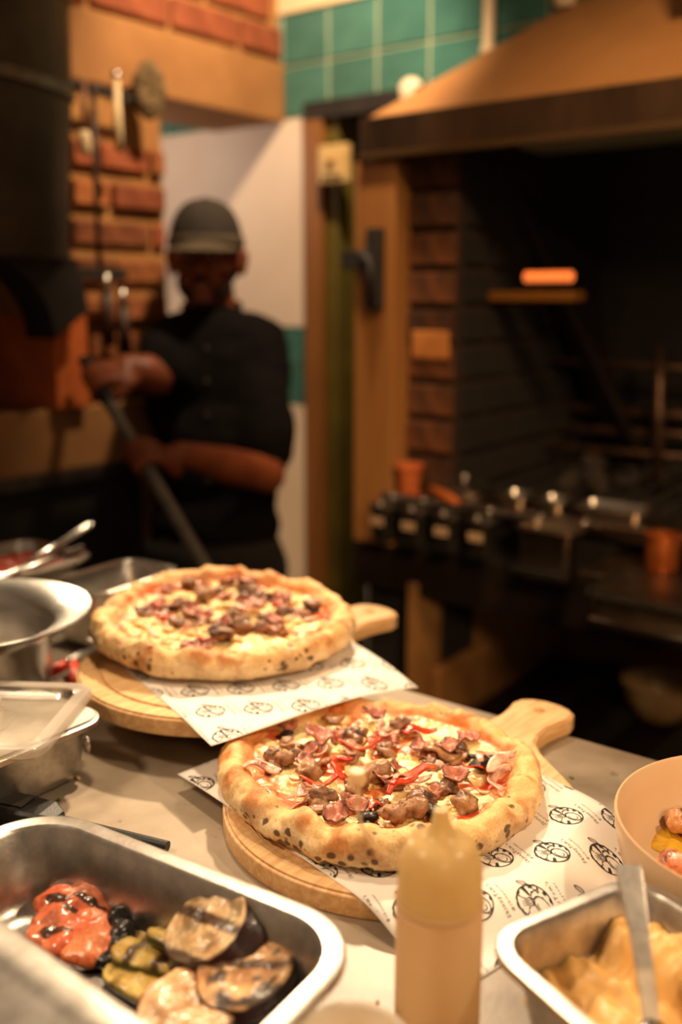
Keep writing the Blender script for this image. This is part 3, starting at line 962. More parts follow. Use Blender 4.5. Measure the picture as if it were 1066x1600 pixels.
def grip(mb, c, axis, palm, wrist, k=1.0, thumb_sign=1):
    """A hand closed round a rod: palm slab on one side, four separate fingers curling round, thumb against them."""
    axis = axis.normalized()
    p = (palm - axis * palm.dot(axis)).normalized()
    q = axis.cross(p).normalized()
    rr = ROD + 0.0085 * k
    # palm
    for s_ in (-0.028, -0.009, 0.010, 0.028):
        a_ = c + axis * (s_ * k) + p * (rr + 0.010) - q * 0.012
        mb.capsule(a_ - q * 0.004, c + axis * (s_ * k * 0.72) + p * (rr + 0.016) - q * 0.058 * k, 0.0125 * k, 0.015 * k, 10, 3)
    mb.capsule(c + p * (rr + 0.017) - q * 0.05 * k, wrist, 0.021 * k, 0.026 * k, 14, 4)
    for f, (s_, ln) in enumerate(((-0.030, 0.90), (-0.0105, 1.0), (0.0095, 0.97), (0.0285, 0.82))):
        prev = c + axis * (s_ * k) + p * (rr + 0.009) - q * 0.008
        pr = 0.0102 * k
        for j, ang in enumerate((40, 105, 175, 235)):
            a_ = math.radians(ang * ln)
            cur = c + axis * (s_ * k) + p * (rr * math.cos(a_)) + q * (rr * math.sin(a_))
            r_ = (0.0098 - 0.0008 * j) * k
            mb.capsule(prev, cur, pr, r_, 10, 3)
            prev, pr = cur, r_
    t0 = c - axis * (0.034 * k * thumb_sign) + p * (rr + 0.014) - q * 0.045 * k
    t1 = c - axis * (0.048 * k * thumb_sign) + p * 0.006 - q * (rr + 0.006)
    t2 = c - axis * (0.036 * k * thumb_sign) - p * (rr + 0.002) - q * 0.010
    mb.capsule(t0, t1, 0.0145 * k, 0.0115 * k, 10, 3)
    mb.capsule(t1, t2, 0.0113 * k, 0.0092 * k, 10, 3)


HC = at(322, 404, 2.24)
def hd(x, y, z):            # head frame: x picture-right, y away from camera, z up; metres from the head's centre
    return HC + FRAME @ Vector((x, y, z))


sh_l, sh_r = at(270, 535, 2.27), at(404, 540, 2.29)
el_r, wr_r = at(416, 742, 2.16), None
h2 = on_rod(0.50)
h1 = on_rod(0.045)
wr_r = at(282, 710, 1.95)
el_l, wr_l = at(248, 588, 2.13), at(196, 572, 2.08)
body = MB()
body.ell(hd(0, 0.012, 0.022), (0.074, 0.094, 0.098), FRAME)                     # skull
body.ell(hd(0, -0.022, -0.045), (0.058, 0.062, 0.066), FRAME)                   # jaw
body.ell(hd(0, -0.062, -0.092), (0.026, 0.022, 0.020), FRAME)                   # chin
body.capsule(hd(-0.032, -0.068, 0.020), hd(0.032, -0.068, 0.020), 0.017, 0.017) # brow
body.capsule(hd(0, -0.082, 0.008), hd(0, -0.100, -0.028), 0.009, 0.015)         # nose
for s_ in (-1, 1):
    body.ell(hd(0.018 * s_, -0.084, -0.031), (0.009, 0.010, 0.008), FRAME, 10, 6)
    body.ell(hd(0.040 * s_, -0.058, -0.022), (0.024, 0.024, 0.020), FRAME)      # cheek
    body.ell(hd(0.080 * s_, 0.012, -0.008), (0.010, 0.022, 0.033), FRAME @ Matrix.Rotation(-0.35 * s_, 3, 'Z'), 12, 8)  # ear
    body.ell(hd(0.086 * s_, 0.010, 0.004), (0.008, 0.018, 0.018), FRAME @ Matrix.Rotation(-0.35 * s_, 3, 'Z'), 12, 8)
body.capsule(hd(-0.018, -0.079, -0.056), hd(0.018, -0.079, -0.056), 0.008, 0.008, 10, 3)   # lips
body.capsule(hd(-0.014, -0.078, -0.067), hd(0.014, -0.078, -0.067), 0.009, 0.009, 10, 3)
nb = at(333, 520, 2.29)
body.capsule(hd(0, 0.022, -0.05), nb, 0.056, 0.062)
body.capsule(nb + UP * 0.01, sh_l, 0.06, 0.052)
body.capsule(nb + UP * 0.01, sh_r, 0.06, 0.055)
body.ell(at(336, 610, 2.29), (0.150, 0.100, 0.19), FRAME)
body.ell(at(336, 740, 2.28), (0.135, 0.100, 0.19), FRAME)
pel = at(336, 868, 2.28)
body.ell(pel, (0.145, 0.105, 0.13), FRAME)
for s_ in (-1, 1):
    hip = pel + RT * (0.075 * s_) - UP * 0.03
    kn_ = Vector((hip.x, hip.y, 0.47)) - FW * 0.02
    an_ = Vector((hip.x, hip.y, 0.085)) + FW * 0.02
    body.capsule(hip, kn_, 0.082, 0.055)
    body.capsule(kn_, an_, 0.054, 0.038)
    body.capsule(an_ - UP * 0.04, an_ - UP * 0.045 - FW * 0.13, 0.040, 0.032)
body.capsule(sh_r, el_r, 0.050, 0.042)
body.capsule(el_r, el_r.lerp(wr_r, 0.45), 0.041, 0.040)
body.capsule(el_r.lerp(wr_r, 0.45), wr_r, 0.040, 0.026)
body.capsule(sh_l, el_l, 0.050, 0.041)
body.capsule(el_l, el_l.lerp(wr_l, 0.4), 0.041, 0.039)
body.capsule(el_l.lerp(wr_l, 0.4), wr_l, 0.039, 0.026)
grip(body, h2, pax, (wr_r - h2) * 0.4 + RT * 0.6 - FW * 0.3, wr_r, 1.0, 1)
grip(body, h1, pax, UP * 0.8 + RT * 0.3, wr_l, 1.0, -1)
me = remeshed(body, 'body', 0.0055, 5)
me.transform(Matrix.Translation(-mo))
link('body', me, skin, man, True)

# eyes, brows, beard
eye_w = mat('eye_white', S(176, 150, 130), 0.3)
eye_d = mat('eye_dark', S(14, 9, 7), 0.25)
hair = mat('black_hair', S(24, 15, 11), 0.9, 0, S(40, 25, 17), 120, 0.6, 400)
for s_ in (-1, 1):
    e = MB().ell(hd(0.031 * s_, -0.0775, 0.002) - mo, (0.0125, 0.009, 0.007), FRAME, 12, 8).build('eye', eye_w, man, smooth=True)
    MB().ell(hd(0.031 * s_, -0.0845, 0.002) - mo, (0.006, 0.004, 0.006), FRAME, 10, 6).build('iris', eye_d, e, smooth=True)
    MB().tube([hd(0.014 * s_, -0.0865, 0.018) - mo, hd(0.032 * s_, -0.086, 0.024) - mo, hd(0.050 * s_, -0.074, 0.018) - mo], [0.004, 0.005, 0.003], 8).build('eyebrow', hair, man, smooth=True)
bd = MB()
for i in range(15):
    a_ = math.radians(-78 + 156 * i / 14)
    bd.ell(hd(0.054 * math.sin(a_), -0.022 - 0.044 * math.cos(a_), -0.080 + 0.030 * abs(math.sin(a_)) ** 3), (0.0105, 0.0105, 0.016 + 0.010 * abs(math.sin(a_))), FRAME, 10, 6)
bd.ell(hd(0, -0.068, -0.097), (0.022, 0.016, 0.015), FRAME, 12, 8)
bd.capsule(hd(-0.026, -0.078, -0.062), hd(-0.004, -0.086, -0.046), 0.006, 0.0075, 8, 3)
bd.capsule(hd(0.026, -0.078, -0.062), hd(0.004, -0.086, -0.046), 0.006, 0.0075, 8, 3)
me = remeshed(bd, 'beard', 0.004, 2)
me.transform(Matrix.Translation(-mo))
link('beard', me, hair, man, True, label='short black beard and moustache')
hr = MB()
hr.ell(hd(0, 0.040, 0.000), (0.079, 0.073, 0.072), FRAME)
me = hr.mesh('hair')
me.transform(Matrix.Translation(-mo))
link('hair', me, hair, man, True)

# cap: crown, band, peak and button
cr = MB()
rings = []
for i in range(12):
    ph = (PI / 2) * i / 11.5
    k_ = math.cos(ph) ** 0.75
    rings.append([hd(0.0825 * k_ * math.cos(2 * PI * j / 36), 0.012 + 0.103 * k_ * math.sin(2 * PI * j / 36), 0.030 + 0.100 * math.sin(ph)) - mo for j in range(36)])
cr.rings(rings, False, True)
capo = cr.build('cap', cap_cloth, man, True)
rings = [[hd(r_ * 0.0835 * math.cos(2 * PI * j / 36), 0.012 + r_ * 0.104 * math.sin(2 * PI * j / 36), z_) - mo for j in range(36)] for r_, z_ in ((1.0, 0.024), (1.03, 0.026), (1.03, 0.046), (1.0, 0.048))]
MB().rings(rings, False, False).build('cap_band', mat('cap_band_cloth', S(84, 72, 56), 0.9, 0, S(66, 56, 44), 60), capo, True)
top, bot = [], []
for i in range(7):
    v_ = i / 6
    row_t = []
    for j in range(17):
        a_ = math.radians(200 + 140 * j / 16)
        w_ = math.sin(PI * j / 16)
        rx, ry = 0.083 + 0.006 * v_, 0.104 + 0.066 * v_ * w_ ** 0.6
        zz = 0.034 - 0.022 * v_ * w_ - 0.016 * (math.cos(a_)) ** 2
        row_t.append(hd(rx * math.cos(a_), 0.012 + ry * math.sin(a_), zz) - mo)
    top.append(row_t)
pk = MB()
vs, fs = [], []
for row in top:
    vs += row
n0 = len(vs)
vs += [p - UP * 0.004 for p in vs]
for i in range(6):
    for j in range(16):
        a_ = i * 17 + j
        fs.append((a_, a_ + 1, a_ + 18, a_ + 17))
        fs.append((n0 + a_, n0 + a_ + 17, n0 + a_ + 18, n0 + a_ + 1))
for j in range(16):
    a_ = 6 * 17 + j
    fs.append((a_, a_ + 1, n0 + a_ + 1, n0 + a_))
pk.add(vs, fs).build('cap_peak', MATS['cap_band_cloth'], capo, True)
MB().ell(hd(0, 0.012, 0.130) - mo, (0.008, 0.008, 0.004), FRAME, 10, 6).build('cap_button', cap_cloth, capo, True)

# shirt with folds, short sleeves and a stand-up collar
st = MB()
st.ell(at(336, 615, 2.29), (0.163, 0.118, 0.205), FRAME)
st.ell(at(336, 735, 2.28), (0.150, 0.122, 0.20), FRAME)
st.ell(at(336, 822, 2.28), (0.150, 0.124, 0.11), FRAME)
st.capsule(nb + UP * 0.0, sh_l, 0.066, 0.066)
st.capsule(nb + UP * 0.0, sh_r, 0.066, 0.070)
st.capsule(sh_r, sh_r.lerp(el_r, 0.80), 0.070, 0.066)
st.capsule(sh_l, sh_l.lerp(el_l, 0.85), 0.066, 0.058)
me = remeshed(st, 'shirt', 0.009, 5)
for v in me.vertices:
    c_ = v.co
    n_ = v.normal
    f_ = nz(c_.x * 9 + c_.z * 5, c_.y * 9, c_.z * 14) * 0.010 + nz(c_.x * 22, c_.y * 22, c_.z * 30) * 0.004
    v.co = c_ + n_ * f_
me.transform(Matrix.Translation(-mo))
shirt = link('shirt', me, black_cloth, man, True)
rings = []
for r_, z_ in ((0.064, 0.0), (0.066, 0.030), (0.060, 0.032), (0.058, 0.0)):
    rings.append([nb + UP * (0.035 + z_ + 0.012 * math.sin(2 * PI * j / 30)) + FRAME @ Vector((r_ * 1.06 * math.cos(2 * PI * j / 30), r_ * math.sin(2 * PI * j / 30) - 0.01, 0)) - mo for j in range(30)])
MB().rings(rings, False, False).build('collar', black_cloth, shirt, True)
for k in range(5):
    MB().ell(at(322 + k * 0.8, 545 + k * 52, 2.168 - 0.004 * k) - mo, (0.006, 0.003, 0.006), FRAME, 10, 6).build('button', mat('dark_button', S(46, 40, 36), 0.4), shirt, True)
tr = MB()
tr.ell(pel, (0.158, 0.118, 0.125), FRAME)
for s_ in (-1, 1):
    hip = pel + RT * (0.075 * s_) - UP * 0.03
    kn_ = Vector((hip.x, hip.y, 0.47)) - FW * 0.02
    an_ = Vector((hip.x, hip.y, 0.12)) + FW * 0.02
    tr.capsule(hip, kn_, 0.094, 0.068)
    tr.capsule(kn_, an_, 0.068, 0.056)
me = remeshed(tr, 'trousers', 0.010, 5)
me.transform(Matrix.Translation(-mo))
link('trousers', me, mat('dark_trouser_cloth', S(20, 16, 14), 0.9, 0, S(13, 11, 10), 30, 0.2, 200), man, True)
# apron: a bib-less waist apron hanging in front
vs, fs = [], []
for i in range(13):
    z_ = 0.93 - 0.50 * i / 12
    for j in range(17):
        a_ = math.radians(205 + 130 * j / 16)
        r_ = 1.0 + 0.02 * math.sin(j * 1.7 + i * 0.3)
        p_ = Vector((pel.x, pel.y, 0)) + FRAME @ Vector((0.166 * r_ * math.cos(a_), 0.130 * r_ * math.sin(a_), z_))
        vs.append(p_ - mo)
for i in range(12):
    for j in range(16):
        a_ = i * 17 + j
        fs.append((a_, a_ + 17, a_ + 18, a_ + 1))
ap = MB().add(vs, fs).build('apron', mat('charcoal_apron', S(26, 21, 19), 0.9, 0, S(19, 15, 13), 40, 0.2, 200), man, True)
md = ap.modifiers.new('t', 'SOLIDIFY'); md.thickness = 0.003

# the peel itself
peel = thing('oven_peel', PA, 'long grey metal peel handle slanting down from the hands of the cook', 'peel')
end = PB + pax * 0.55
MB().tube([PA - pax * 0.05 - PA, end - PA], ROD, 16).build('shaft', mat('grey_steel_tube', (0.24, 0.22, 0.20, 1), 0.5, 0.6, (0.17, 0.16, 0.14, 1), 30), peel, smooth='auto')
MB().tube([PA - pax * 0.06 - PA, PA + pax * 0.10 - PA], ROD * 1.12, 16).build('hand_grip', BLACK_PLASTIC, peel, smooth='auto')
bl = MB().lathe([(0.0, -0.001), (0.098, -0.001), (0.100, 0.0), (0.098, 0.001), (0.0, 0.001)], n=36).build('blade', STEEL, peel, smooth='auto')
bl.location = end + pax * 0.09 - PA
bl.rotation_euler = (pax.cross(Vector((1, 0, 0))).normalized()).to_track_quat('Z', 'Y').to_euler()
# ================================================================== the pass counter
counter = thing('pass_counter', (-0.6, 0.47, 0.0), 'long mottled grey stone pass counter in the foreground', 'counter')
m = mat('mottled_counter', S(176, 160, 140), 0.40, 0, S(140, 122, 102), 5.5, 0.10, 120, contrast=(0.42, 0.66), detail=8)
nt = m.node_tree
N_, L_ = nt.nodes, nt.links
b_ = N_['Principled BSDF']
src = b_.inputs['Base Color'].links[0].from_socket
tc_ = N_.new('ShaderNodeTexCoord')
n1 = N_.new('ShaderNodeTexNoise'); n1.inputs['Scale'].default_value = 2.3; n1.inputs['Detail'].default_value = 9; n1.inputs['Distortion'].default_value = 1.2
r1 = N_.new('ShaderNodeMapRange'); r1.inputs['From Min'].default_value = 0.47; r1.inputs['From Max'].default_value = 0.64; r1.inputs['To Max'].default_value = 0.85
x1 = N_.new('ShaderNodeMix'); x1.data_type = 'RGBA'; x1.inputs['B'].default_value = S(116, 98, 78)
L_.new(tc_.outputs['Object'], n1.inputs['Vector']); L_.new(n1.outputs['Fac'], r1.inputs['Value']); L_.new(r1.outputs[0], x1.inputs['Factor']); L_.new(src, x1.inputs['A'])
n2 = N_.new('ShaderNodeTexNoise'); n2.inputs['Scale'].default_value = 46; n2.inputs['Detail'].default_value = 3
r2 = N_.new('ShaderNodeMapRange'); r2.inputs['From Min'].default_value = 0.68; r2.inputs['From Max'].default_value = 0.74; r2.inputs['To Max'].default_value = 0.55
x2 = N_.new('ShaderNodeMix'); x2.data_type = 'RGBA'; x2.inputs['B'].default_value = S(84, 66, 48)
L_.new(tc_.outputs['Object'], n2.inputs['Vector']); L_.new(n2.outputs['Fac'], r2.inputs['Value']); L_.new(r2.outputs[0], x2.inputs['Factor']); L_.new(x1.outputs['Result'], x2.inputs['A'])
# darker concrete along the back edge to the right, broken up by noise
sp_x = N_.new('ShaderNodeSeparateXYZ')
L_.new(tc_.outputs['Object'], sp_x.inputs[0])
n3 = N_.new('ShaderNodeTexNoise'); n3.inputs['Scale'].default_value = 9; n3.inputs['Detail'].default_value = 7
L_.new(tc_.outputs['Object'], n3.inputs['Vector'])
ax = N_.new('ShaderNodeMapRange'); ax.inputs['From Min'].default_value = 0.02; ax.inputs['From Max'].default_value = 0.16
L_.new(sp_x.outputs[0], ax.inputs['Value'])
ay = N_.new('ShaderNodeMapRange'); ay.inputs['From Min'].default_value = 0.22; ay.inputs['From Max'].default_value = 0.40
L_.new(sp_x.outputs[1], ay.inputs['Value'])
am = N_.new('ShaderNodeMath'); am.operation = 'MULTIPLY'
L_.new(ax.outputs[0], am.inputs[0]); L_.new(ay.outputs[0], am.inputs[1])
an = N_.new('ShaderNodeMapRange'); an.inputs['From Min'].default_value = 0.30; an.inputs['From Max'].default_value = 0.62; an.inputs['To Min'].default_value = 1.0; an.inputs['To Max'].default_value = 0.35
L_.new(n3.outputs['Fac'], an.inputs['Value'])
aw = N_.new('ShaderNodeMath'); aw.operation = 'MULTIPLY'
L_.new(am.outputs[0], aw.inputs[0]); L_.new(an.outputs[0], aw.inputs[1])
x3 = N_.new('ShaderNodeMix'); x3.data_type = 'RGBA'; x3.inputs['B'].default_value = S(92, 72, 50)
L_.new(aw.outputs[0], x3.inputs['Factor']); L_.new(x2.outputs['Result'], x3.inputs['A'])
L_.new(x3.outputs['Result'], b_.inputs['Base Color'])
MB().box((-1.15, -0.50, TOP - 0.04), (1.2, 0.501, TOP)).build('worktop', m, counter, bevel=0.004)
MB().box((-1.10, -0.42, 0.0), (1.15, 0.44, TOP - 0.04)).build('cabinet', BLACK_IRON, counter)
MB().box((-1.148, 0.4995, TOP - 0.038), (1.198, 0.5035, TOP - 0.003)).build('edge_strip', mat('worn_edge', S(150, 112, 70), 0.5, 0, S(110, 78, 46), 12), counter, bevel=0.001)


# ------------------------------------------------------------------ wooden paddle boards
def wood_mat(name, c1, c2):
    m = bpy.data.materials.new(name)
    m.use_nodes = True
    N, L = m.node_tree.nodes, m.node_tree.links
    b = N['Principled BSDF']
    b.inputs['Roughness'].default_value = 0.48
    tc = N.new('ShaderNodeTexCoord')
    mp = N.new('ShaderNodeMapping'); mp.inputs['Scale'].default_value = (3.0, 26, 26)
    w = N.new('ShaderNodeTexNoise'); w.inputs['Scale'].default_value = 6; w.inputs['Detail'].default_value = 6; w.inputs['Distortion'].default_value = 0.6
    r = N.new('ShaderNodeMapRange'); r.inputs['From Min'].default_value = 0.35; r.inputs['From Max'].default_value = 0.65
    x = N.new('ShaderNodeMix'); x.data_type = 'RGBA'; x.inputs['A'].default_value = c1; x.inputs['B'].default_value = c2
    L.new(tc.outputs['Object'], mp.inputs['Vector']); L.new(mp.outputs[0], w.inputs['Vector']); L.new(w.outputs['Fac'], r.inputs['Value'])
    L.new(r.outputs[0], x.inputs['Factor']); L.new(x.outputs['Result'], b.inputs['Base Color'])
    return m


pine = wood_mat('pale_pine', S(226, 186, 134), S(204, 156, 102))


def paddle_outline(r=0.1643, hl=0.288):
    half = []
    for i in range(40):
        a = PI - (PI - 0.62) * i / 39
        half.append((r * math.cos(a), r * math.sin(a)))
    ctl = [(0.150, 0.073), (0.165, 0.052), (0.182, 0.036), (0.202, 0.0285), (0.225, 0.027), (0.245, 0.030), (0.262, 0.034), (0.276, 0.031), (0.284, 0.021), (hl, 0.008)]
    half += ctl
    return half + [(x, -y) for x, y in reversed(half[1:])][:-0 or None]


def paddle(name, loc, rz, label):
    out = paddle_outline()
    hole = circle(0.0075, 20, (0.258, 0), True)
    base = flat_shape('base', [out, hole], 0.0182, 0.002)
    # top layer leaves a routed groove
    top1 = flat_shape('top1', [circle(0.1375, 90)], 0.0022, 0.0008, 1)
    top1.transform(Matrix.Translation((0, 0, 0.0180)))
    sc = [(x * 0.988, y * 0.984) for x, y in out]
    top2 = flat_shape('top2', [sc, circle(0.1465, 90, rev=True), hole], 0.0022, 0.0008, 1)
    top2.transform(Matrix.Translation((0, 0, 0.0180)))
    me = join_meshes('paddle_board', [base, top1, top2])
    o = link(name, me, pine, None, loc=loc)
    o.rotation_euler = (0, 0, rz)
    return tag(o, label, 'serving board')


B1 = Vector((-0.475, 0.712, TOP))
B2 = Vector((-0.781, 0.790, 1.0195))
BT = 0.0202
paddle('pizza_board', B1, math.radians(87), 'round pale wooden paddle board under the nearer pizza, handle pointing away')
paddle('pizza_board', B2, math.radians(84), 'round pale wooden paddle board under the farther pizza, on a low stand')
stand = thing('pizza_stand', (B2.x, B2.y, TOP), 'low dark iron stand in the shade under the farther board', 'stand')
MB().lathe([(0.10, 0.033), (0.104, 0.0345), (0.104, 0.038), (0.10, 0.0393), (0.0, 0.0393), (0.0, 0.033)], n=40, cap0=False, cap1=False).build('plate', BLACK_IRON, stand, smooth='auto')
for k in range(3):
    a = 2 * PI * k / 3 + 0.3
    MB().tube([(0.085 * math.cos(a), 0.085 * math.sin(a), 0.034), (0.095 * math.cos(a), 0.095 * math.sin(a), 0.0)], 0.007, 10).build('leg', BLACK_IRON, stand, smooth='auto')

# ------------------------------------------------------------------ printed paper sheets
ink = mat('dark_print_ink', S(40, 34, 32), 0.7)
paper_m = mat('white_greaseproof_paper', S(236, 226, 216), 0.6, 0, S(230, 219, 207), 6, 0.03, 40)


def stroke(pts, w, close=False):
    """A line of constant width as quads in the plane."""
    if close:
        pts = list(pts) + [pts[0]]
    vs, fs = [], []
    for i, p in enumerate(pts):
        a, b = pts[max(i - 1, 0)], pts[min(i + 1, len(pts) - 1)]
        if close and i in (0, len(pts) - 1):
            a, b = pts[-2], pts[1]
        dx, dy = b[0] - a[0], b[1] - a[1]
        l = math.hypot(dx, dy) or 1
        nx, ny = -dy / l * w / 2, dx / l * w / 2
        vs += [(p[0] + nx, p[1] + ny), (p[0] - nx, p[1] - ny)]
    for i in range(len(pts) - 1):
        fs.append((2 * i, 2 * i + 1, 2 * i + 3, 2 * i + 2))
    return vs, fs


def arc(cx, cy, rx, ry, a0, a1, n=14, rot=0.0):
    c, s = math.cos(rot), math.sin(rot)
    o = []
    for i in range(n + 1):
        a = math.radians(a0 + (a1 - a0) * i / n)
        x, y = rx * math.cos(a), ry * math.sin(a)
        o.append((cx + x * c - y * s, cy + x * s + y * c))
    return o


def text_mesh(s, size, spacing):
    cu = bpy.data.curves.new('text', 'FONT')
    cu.body = s
    cu.size = size
    cu.space_character = spacing
    cu.resolution_u = 1
    o = bpy.data.objects.new('text', cu)
    COL.objects.link(o)
    me = baked(o, 'text')
    vs = [(v.co.x, v.co.y) for v in me.vertices]
    fs = [tuple(p.vertices) for p in me.polygons]
    bpy.data.meshes.remove(me)
    return vs, fs


def logo_2d():
    """Round sunburst badge with a chef figure and whisk; two lines of lettering below. Ring radius = 1."""
    V, F = [], []

    def add(vf):
        o = len(V)
        V.extend(vf[0])
        F.extend(tuple(i + o for i in f) for f in vf[1])

    add(stroke(arc(0, 0, 0.965, 0.965, 0, 360, 48)[:-1], 0.07, True))
    fig = lambda x, y: (((x + 0.28) / 0.78) ** 2 + ((y + 0.26) / 0.56) ** 2 < 1) or ((x - 0.10) / 0.56) ** 2 + ((y - 0.56) / 0.56) ** 2 < 1 or ((x - 0.62) / 0.26) ** 2 + ((y + 0.45) / 0.30) ** 2 < 1
    for k in range(13):
        a0 = 2 * PI * k / 13 + 0.1
        a1 = a0 + 2 * PI / 26
        for i in range(7):
            r0, r1 = 0.30 + 0.0929 * i, 0.30 + 0.0929 * (i + 1)
            am, rm = (a0 + a1) / 2, (r0 + r1) / 2
            if fig(rm * math.cos(am), rm * math.sin(am)):
                continue
            o = len(V)
            V.extend([(r0 * math.cos(a0), r0 * math.sin(a0)), (r1 * math.cos(a0), r1 * math.sin(a0)), (r1 * math.cos(a1), r1 * math.sin(a1)), (r0 * math.cos(a1), r0 * math.sin(a1))])
            F.append((o, o + 1, o + 2, o + 3))
    W = 0.05
    # tall pleated hat
    add(stroke(arc(-0.18, 0.72, 0.20, 0.17, 60, 250), W))
    add(stroke(arc(0.08, 0.86, 0.22, 0.18, 10, 170), W))
    add(stroke(arc(0.36, 0.74, 0.20, 0.18, -70, 120), W))
    add(stroke([(-0.20, 0.54), (-0.10, 0.36), (0.30, 0.36), (0.40, 0.56)], W))
    add(stroke([(-0.08, 0.46), (0.30, 0.46)], 0.035))
    for x in (0.0, 0.10, 0.20):
        add(stroke([(x, 0.48), (x + 0.01, 0.72)], 0.025))
    # face with moustache, shoulders and round belly
    add(stroke(arc(0.10, 0.20, 0.20, 0.20, 150, 390), W))
    add(stroke([(-0.04, 0.16), (0.04, 0.08), (0.10, 0.13), (0.17, 0.08), (0.25, 0.16)], 0.07))
    add(stroke(arc(0.03, 0.25, 0.025, 0.03, 0, 360, 6), 0.03))
    add(stroke(arc(0.17, 0.25, 0.025, 0.03, 0, 360, 6), 0.03))
    add(stroke(arc(-0.24, -0.30, 0.50, 0.36, 0, 360, 30, 0.3)[:-1], W, True))
    add(stroke(arc(-0.30, -0.26, 0.30, 0.20, 30, 250, 16, 0.3), 0.045))
    add(stroke([(-0.06, 0.06), (-0.40, 0.05), (-0.66, -0.12), (-0.82, -0.46), (-0.60, -0.70)], W))
    add(stroke([(0.30, 0.06), (0.52, -0.10), (0.56, -0.34), (0.40, -0.56)], W))
    add(stroke([(0.14, -0.02), (0.22, -0.30), (0.10, -0.60)], 0.04))
    # forearm, fist and whisk
    add(stroke([(0.36, -0.40), (0.60, -0.62), (0.78, -0.56)], W))
    add(stroke(arc(0.72, -0.46, 0.16, 0.14, 0, 360, 14)[:-1], W, True))
    add(stroke([(0.82, -0.36), (1.00, -0.20)], 0.07))
    for k_ in (-0.16, -0.07, 0.07, 0.16):
        add(stroke([(1.00, -0.20), (1.14 - k_ * 0.7, -0.06 + k_ * 0.7), (1.36 - k_ * 0.5, 0.14 + k_ * 0.5), (1.44, 0.22)], 0.03))
    t1 = text_mesh("SkinnyTom's", 0.34, 1.25)
    add(([(x - 1.30, y - 1.42) for x, y in t1[0]], t1[1]))
    t2 = text_mesh("@skinnytoms", 0.23, 1.45)
    add(([(x - 1.10, y - 1.80) for x, y in t2[0]], t2[1]))
    return V, F


LOGO = logo_2d()


def sheet(name, org, e1, l1, e2, l2, hfun, label, lat0, lv1, lv2, tdir, rad, skip=None):
    """A printed sheet: org + u e1 + v e2, following the height function; each printed badge is a part."""
    e1, e2 = Vector(e1).normalized(), Vector(e2).normalized()
    nu, nv = 60, 44
    P = lambda u, v: (org[0] + e1.x * u + e2.x * v, org[1] + e1.y * u + e2.y * v)
    vs, fs = [], []
    for i in range(nu + 1):
        for j in range(nv + 1):
            x, y = P(l1 * i / nu, l2 * j / nv)
            vs.append((x - org[0], y - org[1], hfun(x, y) - TOP))
    for i in range(nu):
        for j in range(nv):
            a = i * (nv + 1) + j
            fs.append((a, a + nv + 1, a + nv + 2, a + 1))
    me = bpy.data.meshes.new(name)
    me.from_pydata(vs, [], fs)
    bm = bmesh.new(); bm.from_mesh(me); bmesh.ops.recalc_face_normals(bm, faces=bm.faces)
    if sum(f.normal.z for f in bm.faces) < 0:
        bmesh.ops.reverse_faces(bm, faces=bm.faces)
    bm.to_mesh(me); bm.free()
    so = link(name, me, paper_m, None, True)
    so.location = (org[0], org[1], TOP)
    md = so.modifiers.new('thick', 'SOLIDIFY'); md.thickness = 0.0003; md.offset = -1
    tag(so, label, 'paper')
    t = Vector(tdir).normalized()
    up = Vector((-t.y, t.x))
    det = e1.x * e2.y - e1.y * e2.x
    for i in range(-14, 15):
        for j in range(-14, 15):
            cx, cy = lat0[0] + lv1[0] * i + lv2[0] * j, lat0[1] + lv1[1] * i + lv2[1] * j
            if skip and skip(cx, cy):
                continue
            pv, inside = [], []
            for x, y in LOGO[0]:
                wx, wy = cx + (t.x * x + up.x * y) * rad, cy + (t.y * x + up.y * y) * rad
                dx, dy = wx - org[0], wy - org[1]
                u, v = (dx * e2.y - dy * e2.x) / det, (e1.x * dy - e1.y * dx) / det
                inside.append(0.001 < u < l1 - 0.001 and 0.001 < v < l2 - 0.001)
                pv.append((wx - org[0], wy - org[1]))
            if not any(inside):
                continue
            ff = [f for f in LOGO[1] if all(inside[k] for k in f)]
            if len(ff) < 8:
                continue
            used = sorted({k for f in ff for k in f})
            mp = {k: n for n, k in enumerate(used)}
            me = bpy.data.meshes.new('printed_badge')
            me.from_pydata([(pv[k][0], pv[k][1], hfun(pv[k][0] + org[0], pv[k][1] + org[1]) - TOP + 0.00035) for k in used], [], [tuple(mp[k] for k in f) for f in ff])
            link('printed_badge', me, ink, so)
    return so


def h1_fun(x, y):
    dx, dy = x - B1.x, y - B1.y
    d = math.hypot(dx, dy) - 0.164
    top = TOP + BT + 0.0006
    if d <= 0:
        return top
    c = (dx * 0.75 - dy * 0.66) / math.hypot(dx, dy)
    drop = lerp(0.26, 0.05, sm(-0.35, 0.55, c))
    k = sm(0, 1, min(1, d / drop))
    return lerp(top, TOP + 0.0012, k) + 0.0012 * nz(x * 25, y * 25) * min(1, d / 0.04)


def h2_fun(x, y):
    dx, dy = x - B2.x, y - B2.y
    d = math.hypot(dx, dy) - 0.164
    top = B2.z + BT + 0.0006
    if d <= 0:
        return top
    c = (dx * 0.80 + dy * 0.60) / math.hypot(dx, dy)
    return top - 0.0015 * sm(0, 0.03, d) - (0.20 + 0.30 * sm(0.7, 1.0, c)) * max(0, d - 0.005) ** 1.35 + 0.002 * nz(x * 18, y * 18) * min(1, d / 0.03)


